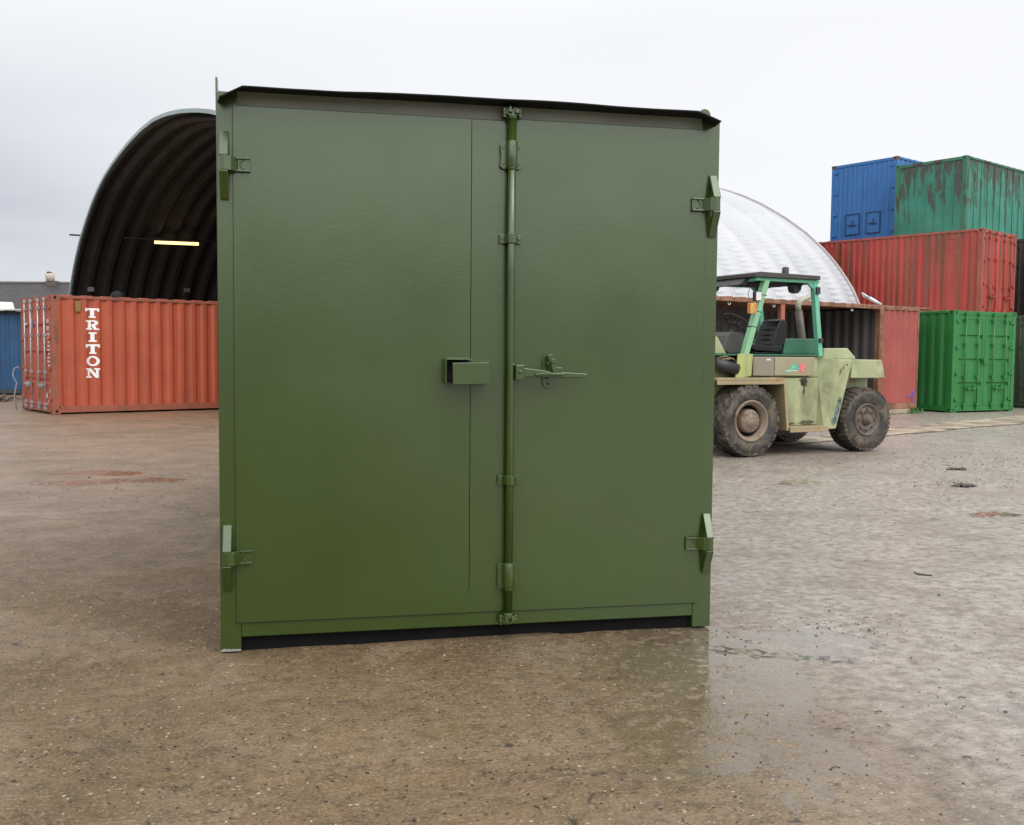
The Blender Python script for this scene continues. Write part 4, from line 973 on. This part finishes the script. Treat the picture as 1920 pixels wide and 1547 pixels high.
ax = MB(); ax.box(-.20,.14,.42,WDT-.42,.30,.70); ax.tube([(2.13,.36,.46),(2.13,WDT-.36,.46)], .09, 12); ax.box(1.2,2.5,.60,WDT-.60,.30,.95); ax.box(.2,1.2,.5,WDT-.5,.24,1.05); ax.build('axle_and_shade_boxes', BLP, fk)  # lower body boxes added to darken the ground under the truck
for m_, y0, y1, sy in ((0,.03,.50,-1),(1,WDT-.50,WDT-.03,1)):
    # running board over the front wheel with its drop plate and step
    rb = MB(); rb.box(-.62,.56,y0,y1,1.055,1.095); ye = (y0,y0+.012) if not m_ else (y1-.012,y1)
    rb.prism([(-.62,1.0),(.53,1.0),(.56,1.02),(.56,1.054),(-.62,1.054)], ye[0], ye[1], 'y')
    rb.prism([(.545,1.05),(.60,1.05),(.665,.34),(.62,.34)], y0, y1, 'y')
    R0 = rb.build('running_board', FRN, fk, bevel=.006)
    s_ = MB(); s_.box(.66,1.36,(.0 if not m_ else y1-.38),(.38 if not m_ else y1+.03),.365,.395); e_ = (.0,.02) if not m_ else (y1+.01,y1+.03)
    s_.box(.66,1.36,e_[0],e_[1],.315,.3645); s_.build('step', FRN, fk, bevel=.004)
# centre body
bd = MB()
ya, yb = .19, WDT-.19
bd.prism([(.62,1.09),(1.34,1.09),(1.36,.40),(.66,.40)], ya, yb, 'y')
bd.box(-.62,.40,.40,WDT-.40,.75,1.054); bd.box(-.62,-.05,.36,WDT-.36,1.096,1.30)
bd.box(.05,1.36,.24,WDT-.24,1.0955,1.40)
bd.build('body', FG, fk, bevel=.012)
dk = MB(); dk.box(-.62,1.36,.20,WDT-.20,1.402,1.425); dk.build('deck', FD, fk, bevel=.004)
for x0,x1,mt,nm in ((.10,.475,FBR,'side_cover'),(.485,1.225,FBG,'side_cover')):
    c_ = MB(); c_.prism([(x0,1.385),(x1,1.385),(x1-(.03 if x1 > 1 else 0),1.112),(x0,1.118)], .155, .235, 'y'); o = c_.build(nm, mt, fk, bevel=.012)
    c_ = MB(); c_.prism([(x0,1.385),(x1,1.385),(x1-(.03 if x1 > 1 else 0),1.112),(x0,1.118)], WDT-.235, WDT-.155, 'y'); c_.build(nm, mt, fk, bevel=.012)
em = MB()
em.prism([(.70,1.205),(.93,1.205),(.905,1.29),(.83,1.29)], .1515, .1535, 'y', 0); em.prism([(.64,1.165),(.80,1.175),(.80,1.19),(.66,1.185)], .1515, .1535, 'y', 0)
em.prism([(.68,1.205-.02),(.90,1.20-.01),(.90,1.20),(.68,1.195)], .1508, .1514, 'y', 2)
em.prism([(p[0],p[1]) for p in ell(.985,1.245,.052,.062,14)], .1510, .1532, 'y', 1); em.prism([(.965,1.19),(1.0,1.185),(1.0,1.15),(.975,1.16)], .1510,.1532,'y',1)
em.build('emblem', [plain('faded_teal_decal',(.13,.36,.25),.6,0,.4,30), plain('faded_red_decal',(.62,.16,.15),.6,0,.4,30), plain('pale_decal',(.6,.62,.55),.6)], fk)
MB().box(.33,.40,.1515,.1545,1.335,1.36).build('plate', plain('pale_decal',(.6,.62,.55),.6), fk)
MB().tube([(1.06,.188,1.03),(1.06,.17,1.03)], .045, 14).build('filler_hole', BLP, fk)
# counterweight with flared shoulders
def cw_side(y_in, y_out, sgn):
    mb = MB()
    # (x,z) front line inboard, edge line outboard, back line outboard
    A = [(1.36,1.40),(1.30,.36)]; B = [(1.575,1.355),(1.325,.34)]; C = [(1.84,1.36),(1.545,.345)]
    vs_ = [(A[0][0],y_in,A[0][1]),(A[1][0],y_in,A[1][1]),(B[1][0],y_out,B[1][1]),(B[0][0],y_out,B[0][1]),(C[1][0],y_out,C[1][1]),(C[0][0],y_out,C[0][1]),
           (C[0][0],WDT/2,C[0][1]),(C[1][0],WDT/2,C[1][1]),(A[1][0],WDT/2,A[1][1]),(A[0][0],WDT/2,A[0][1]+.02),(B[0][0],WDT/2,1.41)]
    mb.add(vs_, [(0,1,2,3),(3,2,4,5),(5,4,7,6),(1,8,7,4,2),(0,9,8,1),(0,3,10,9),(3,5,6,10)])
    return mb
cw_ = MB()
for a_in, a_out, sg in ((.30,.03,1),(WDT-.30,WDT-.03,-1)):
    q = cw_side(a_in,a_out,sg); cw_.add(q.v,q.f)
# rear block above the steering wheels
cw_.add([(1.841,.06,1.36),(2.49,.10,1.355),(2.59,.30,1.34),(2.63,.30,1.10),(2.57,.10,1.08),(1.841,.06,1.08),
         (1.841,WDT-.06,1.36),(2.49,WDT-.10,1.355),(2.59,WDT-.30,1.34),(2.63,WDT-.30,1.10),(2.57,WDT-.10,1.08),(1.841,WDT-.06,1.08)],
        [(0,5,4,1),(1,4,3,2),(6,7,10,11),(7,8,9,10),(0,1,7,6),(1,2,8,7),(5,11,10,4),(4,10,9,3),(2,3,9,8),(0,6,11,5)])
cw_.prism([(1.52,1.40),(1.54,1.52),(2.0,1.525),(2.16,1.39),(2.16,1.36),(1.52,1.36)], .30, WDT-.30, 'y')
cw_.box(2.05,2.57,.45,WDT-.45,.62,1.079)
cw_.build('counterweight', FG, fk, bevel=.014)
scr = MB()
def blot(cx, cz, w, h, seed, y=.0285, sh=0.):
    n_ = 22; scr.prism([(cx+w*math.cos(t)*(1+.7*noise.noise(Vector((seed,t*1.6,0))))+sh*math.sin(t)*h, cz+h*math.sin(t)*(1+.7*noise.noise(Vector((seed+9,t*1.6,0))))) for t in [2*math.pi*k/n_ for k in range(n_)]], y-.001, y+.0005, 'y')
blot(1.56,.62,.045,.16,1,sh=.3); blot(1.60,.76,.030,.05,5,sh=.3); blot(1.50,.46,.05,.06,8,sh=.2)
scr.build('scraped_patch', plain('blue_grey_scrape',(.10,.15,.13),.6,0,.5,25), fk)
for q in ((1.06,.90,.022,.085,3,.1885),(1.06,1.03,.075,.07,4,.1885),(.80,.43,.09,.018,6,.1885),(1.12,.44,.14,.030,7,.1885)):
    scr = MB(); blot(*q); scr.build('oil_stain', plain('dark_oil',(.075,.065,.035),.5,0,.5,25), fk)
scr = MB(); blot(1.60,1.18,.012,.05,11,sh=.3); blot(1.66,1.24,.010,.035,12,sh=.3); blot(1.76,1.05,.008,.09,13,sh=.25); blot(1.72,1.28,.02,.012,14)
scr.build('rust_patch', plain('bare_rust',(.12,.055,.025),.8,0,.4,25), fk)
# seat deck hood, seat
hd_ = MB(); hd_.prism([(.86,1.426),(.90,1.655),(1.50,1.66),(1.50,1.426)], .42, WDT-.42, 'y'); hd_.build('engine_hood', FD, fk, bevel=.015)
st_ = MB()
st_.prism([(.27,1.50),(.32,1.475),(.77,1.455),(.84,1.50),(.82,1.545),(.52,1.555),(.34,1.575),(.28,1.56)], .40, .86, 'y'); st_.box(.34,.78,.43,.85,1.427,1.454)
seat = st_.build('seat', VIN, fk, bevel=.03, seg=3)
sb = MB(); sb.prism([(.64,1.56),(.66,1.52),(.80,1.50),(.90,1.58),(.93,1.84),(.91,1.91),(.85,1.94),(.795,1.915),(.74,1.83)], .42, .82, 'y')
sb.build('seat_back', VIN, fk, bevel=.045, seg=4)
sp_ = MB()
for zz, xx in ((1.65,.660),(1.72,.682),(1.80,.708)): sp_.tube([(xx,.50,zz),(xx-.006,.62,zz-.012),(xx,.74,zz)], .008, 6)
sp_.build('seam', BLP, seat)
# dash, steering column and wheel
ds_ = MB(); ds_.prism([(-.12,1.426),(-.24,1.50),(-.17,1.68),(-.09,1.74),(.13,1.72),(.15,1.65),(.10,1.50),(.05,1.426)], .42, .90, 'y'); ds_.build('dashboard', plain('dark_grey_cowl',(.06,.058,.052),.6), fk, bevel=.02)
fpn = MB(); fpn.box(-.62,-.55,.20,WDT-.20,1.3005,1.401); fpn.prism([(-.50,1.426),(-.50,1.66),(-.46,1.66),(-.30,1.426)], .25, 1.7, 'y'); fpn.build('front_panel', FG, fk, bevel=.01)
cg = MB()
for k in range(9): y = .35+k*.16; cg.tube([(-.40,y,1.66),(-.52,y,1.68),(-.54,y,1.80),(-.46,y,1.84)], .008, 6)
for z, x in ((1.68,-.52),(1.80,-.54),(1.84,-.46)): cg.tube([(x,.30,z),(x,1.68,z)], .009, 6)
cg.build('wire_guard', plain('grey_wire',(.28,.27,.25),.5,.3), fk)
sc2 = MB(); sc2.tube([(-.0,.68,1.56),(.20,.68,1.86)], .03, 10); scol = sc2.build('steering_column', BLP, fk)
sw2 = MB(); c0_ = Vector((.215,.68,1.885)); n_ = Vector((.22,0,.30)).normalized(); e1 = Vector((0,1,0)); e2 = n_.cross(e1)
sw2.tube([c0_+(e1*math.cos(t)+e2*math.sin(t))*.20 for t in [2*math.pi*k/28 for k in range(29)]], .015, 8, cap=False)
for t in (.5,2.6,4.7): sw2.tube([c0_-n_*.04, c0_+(e1*math.cos(t)+e2*math.sin(t))*.195], .011, 6)
sw2.tube([c0_-n_*.06,c0_-n_*.0], .04, 12)
sw2.build('steering_wheel', BLP, scol)
lv = MB()
for k in range(3): lv.tube([(.16,.96+k*.06,1.426),(.20,.96+k*.06,1.66),(.22,.96+k*.06,1.71)], [.008,.008,.018], 8)
lv.build('lever', BLP, fk)
# overhead guard
for y in (.17,WDT-.55):
    p_ = MB(); p_.bar((-.02,y+.05,1.40),(.335,y+.05,2.47),.10,.085,(1,0,0)); P_ = p_.build('front_pillar', FT if y > 1 else weathered('green_guard_paint',(.16,.40,.23),rust=(.12,.08,.04),amt=.12,streak=(4,4,1.2),rough=.45,fade=(.28,.44,.24),dirtamt=.3,dirt=(.14,.2,.09)), fk, bevel=.006)
    if y < 1:
        bb = MB()
        for k in (.38,.58,.80): q = Vector((-.02,y+.05,1.40)).lerp(Vector((.335,y+.05,2.47)),k); bb.bar(q-Vector((.056,0,-.01)),q+Vector((.056,0,-.01)),.108,.008)
        bb.build('cable_tie', BLP, P_)
    ga = MB(); ga.prism([(-.16,1.426),(.10,1.426),(.075,1.12),(-.02,1.10),(-.10,1.0955),(-.20,1.0955)], y-.005, y+.02, 'y'); ga.build('pillar_gusset', weathered('yellow_green_paint',(.34,.37,.13),rust=(.2,.12,.05),amt=.25,rough=.55), fk, bevel=.004)
    p_ = MB(); p_.bar((1.36,y+.05,1.40),(1.225,y+.05,2.47),.085,.075,(1,0,0)); P2 = p_.build('rear_pillar', FT, fk, bevel=.006)
    br = MB(); br.prism([(1.24,2.455),(1.08,2.455),(1.25,2.33)], y+.02, y+.06, 'y'); br.build('brace', FT, P2)
    if y < 1:
        hk = MB(); hk.box(1.22,1.29,y-.02,y+.004,2.30,2.40); hk.box(1.30,1.37,y-.02,y+.004,1.60,1.66); hk.build('latch', BLP, P2)
rl = MB(); rl.box(.14,1.30,.18,.27,2.455,2.50); rl.box(.14,1.30,WDT-.55,WDT-.46,2.455,2.50); rl.box(.14,.22,.271,WDT-.551,2.45,2.495); rl.box(1.22,1.30,.271,WDT-.551,2.45,2.495)
rl.build('guard_rail', FT, fk, bevel=.005)
rfk = MB(); rfk.prism([(.08,2.502),(.08,2.555),(.16,2.575),(1.26,2.56),(1.27,2.502)], .13, WDT-.38, 'y'); RF = rfk.build('roof', plain('dark_brown_roof',(.045,.040,.036),.55,0,.3,3), fk, bevel=.006)
ru = MB()
for k in range(4): y = .42+k*.24; ru.box(.23,1.21,y,y+.05,2.44,2.495)
ru.prism([(-.02,2.40),(.10,2.50),(.14,2.50),(.10,2.40)], .35, 1.35, 'y')
ru.build('roof_bars', BLP, RF)
for x, y in ((.42,.34),(1.03,.34),(.02,.95)):
    l_ = MB(); l_.prism([(x-.09,2.44),(x+.09,2.44),(x+.07,2.36),(x+.01,2.31),(x-.06,2.335)], y, y+.13, 'y'); l_.build('work_lamp', BLP, fk, bevel=.008)
bc = MB(); bc.lathe([(.052,0),(.050,.02),(.050,.12),(.035,.135),(.0,.138)], (.98,.55,2.57), 16, axis='z'); bc.build('beacon', BLP, RF)
wl = MB(); wl.box(.06,.17,.10,.165,2.16,2.30,); W0 = wl.build('front_lamp', BLP, fk, bevel=.01)
w2 = MB(); w2.box(.072,.158,.092,.0995,2.172,2.288); w2.build('lens', plain('pale_lens',(.62,.60,.60),.25), W0)
ind = MB(); ind.box(-.03,.075,.085,.165,1.985,2.135); I0 = ind.build('indicator', plain('amber_lens',(.62,.20,.03),.3,0,.25,20), fk, bevel=.012)
i2 = MB(); i2.box(-.035,.02,.078,.0845,1.99,2.13); i2.build('lens', plain('dull_amber',(.45,.33,.10),.35), I0)
wr = MB(); wr.tube([(.10,.13,2.30),(.0,.14,2.36),(-.03,.15,2.26),(-.02,.15,2.20)], .005, 5); wr.tube([(.12,.14,2.16),(.10,.15,2.1),(.05,.15,2.14)], .005, 5); wr.build('cable', BLP, I0)
# exhaust stack, air filter and hoses
ex = MB(); ex.tube([(1.80,1.05,1.45),(1.78,1.05,1.70),(1.70,1.05,2.10)], .058, 14); X0 = ex.build('exhaust', plain('sooty_pipe',(.11,.095,.075),.6,.2,.3,9), fk)
e2_ = MB(); e2_.tube([(1.70,1.05,2.09),(1.69,1.05,2.17),(1.72,1.05,2.24),(1.79,1.05,2.28),(1.89,1.05,2.31),(1.95,1.05,2.345)], .045, 12); e2_.build('exhaust_tip', plain('pale_exhaust',(.33,.31,.25),.5,.3), X0)
af = MB(); af.tube([(-.55,.22,1.30),(-.16,.22,1.21)], [.085,.095], 16); af.build('air_filter', BLP, fk)
hs_ = MB(); hs_.tube([(-.52,.24,1.36),(-.36,.20,1.39),(-.2,.22,1.35),(-.12,.22,1.26)], .012, 6); hs_.tube([(-.5,.26,1.38),(-.42,.22,1.345),(-.28,.2,1.355)], .018, 6); hs_.tube([(-.2,.21,1.2),(-.13,.2,1.12),(-.08,.22,1.10)], .02, 6)
hs_.build('hoses', plain('mixed_hose',(.16,.12,.06),.5,0,.6,30), fk)
# mast and forks in front
ms = MB()
for y in (.62,WDT-.76):
    ms.box(-.86,-.72,y,y+.14,.12,2.72); ms.box(-.97,-.865,y+.02,y+.11,.14,2.60)
for z in (.5,1.55,2.62): ms.box(-.82,-.74,.761,WDT-.761,z,z+.10)
ms.build('mast', FG, fk, bevel=.006)
cr = MB(); cr.box(-1.05,-.98,.35,WDT-.35,.25,.37); cr.box(-1.05,-.98,.35,WDT-.35,.65,.77); cr.build('carriage', BLP, fk, bevel=.006)
for y in (.50,WDT-.64):
    fo = MB(); fo.prism([(-1.055,.78),(-1.11,.78),(-1.11,.06),(-2.25,.03),(-2.25,.015),(-1.055,.01)], y, y+.14, 'y'); fo.build('fork', BLP, fk, bevel=.004)
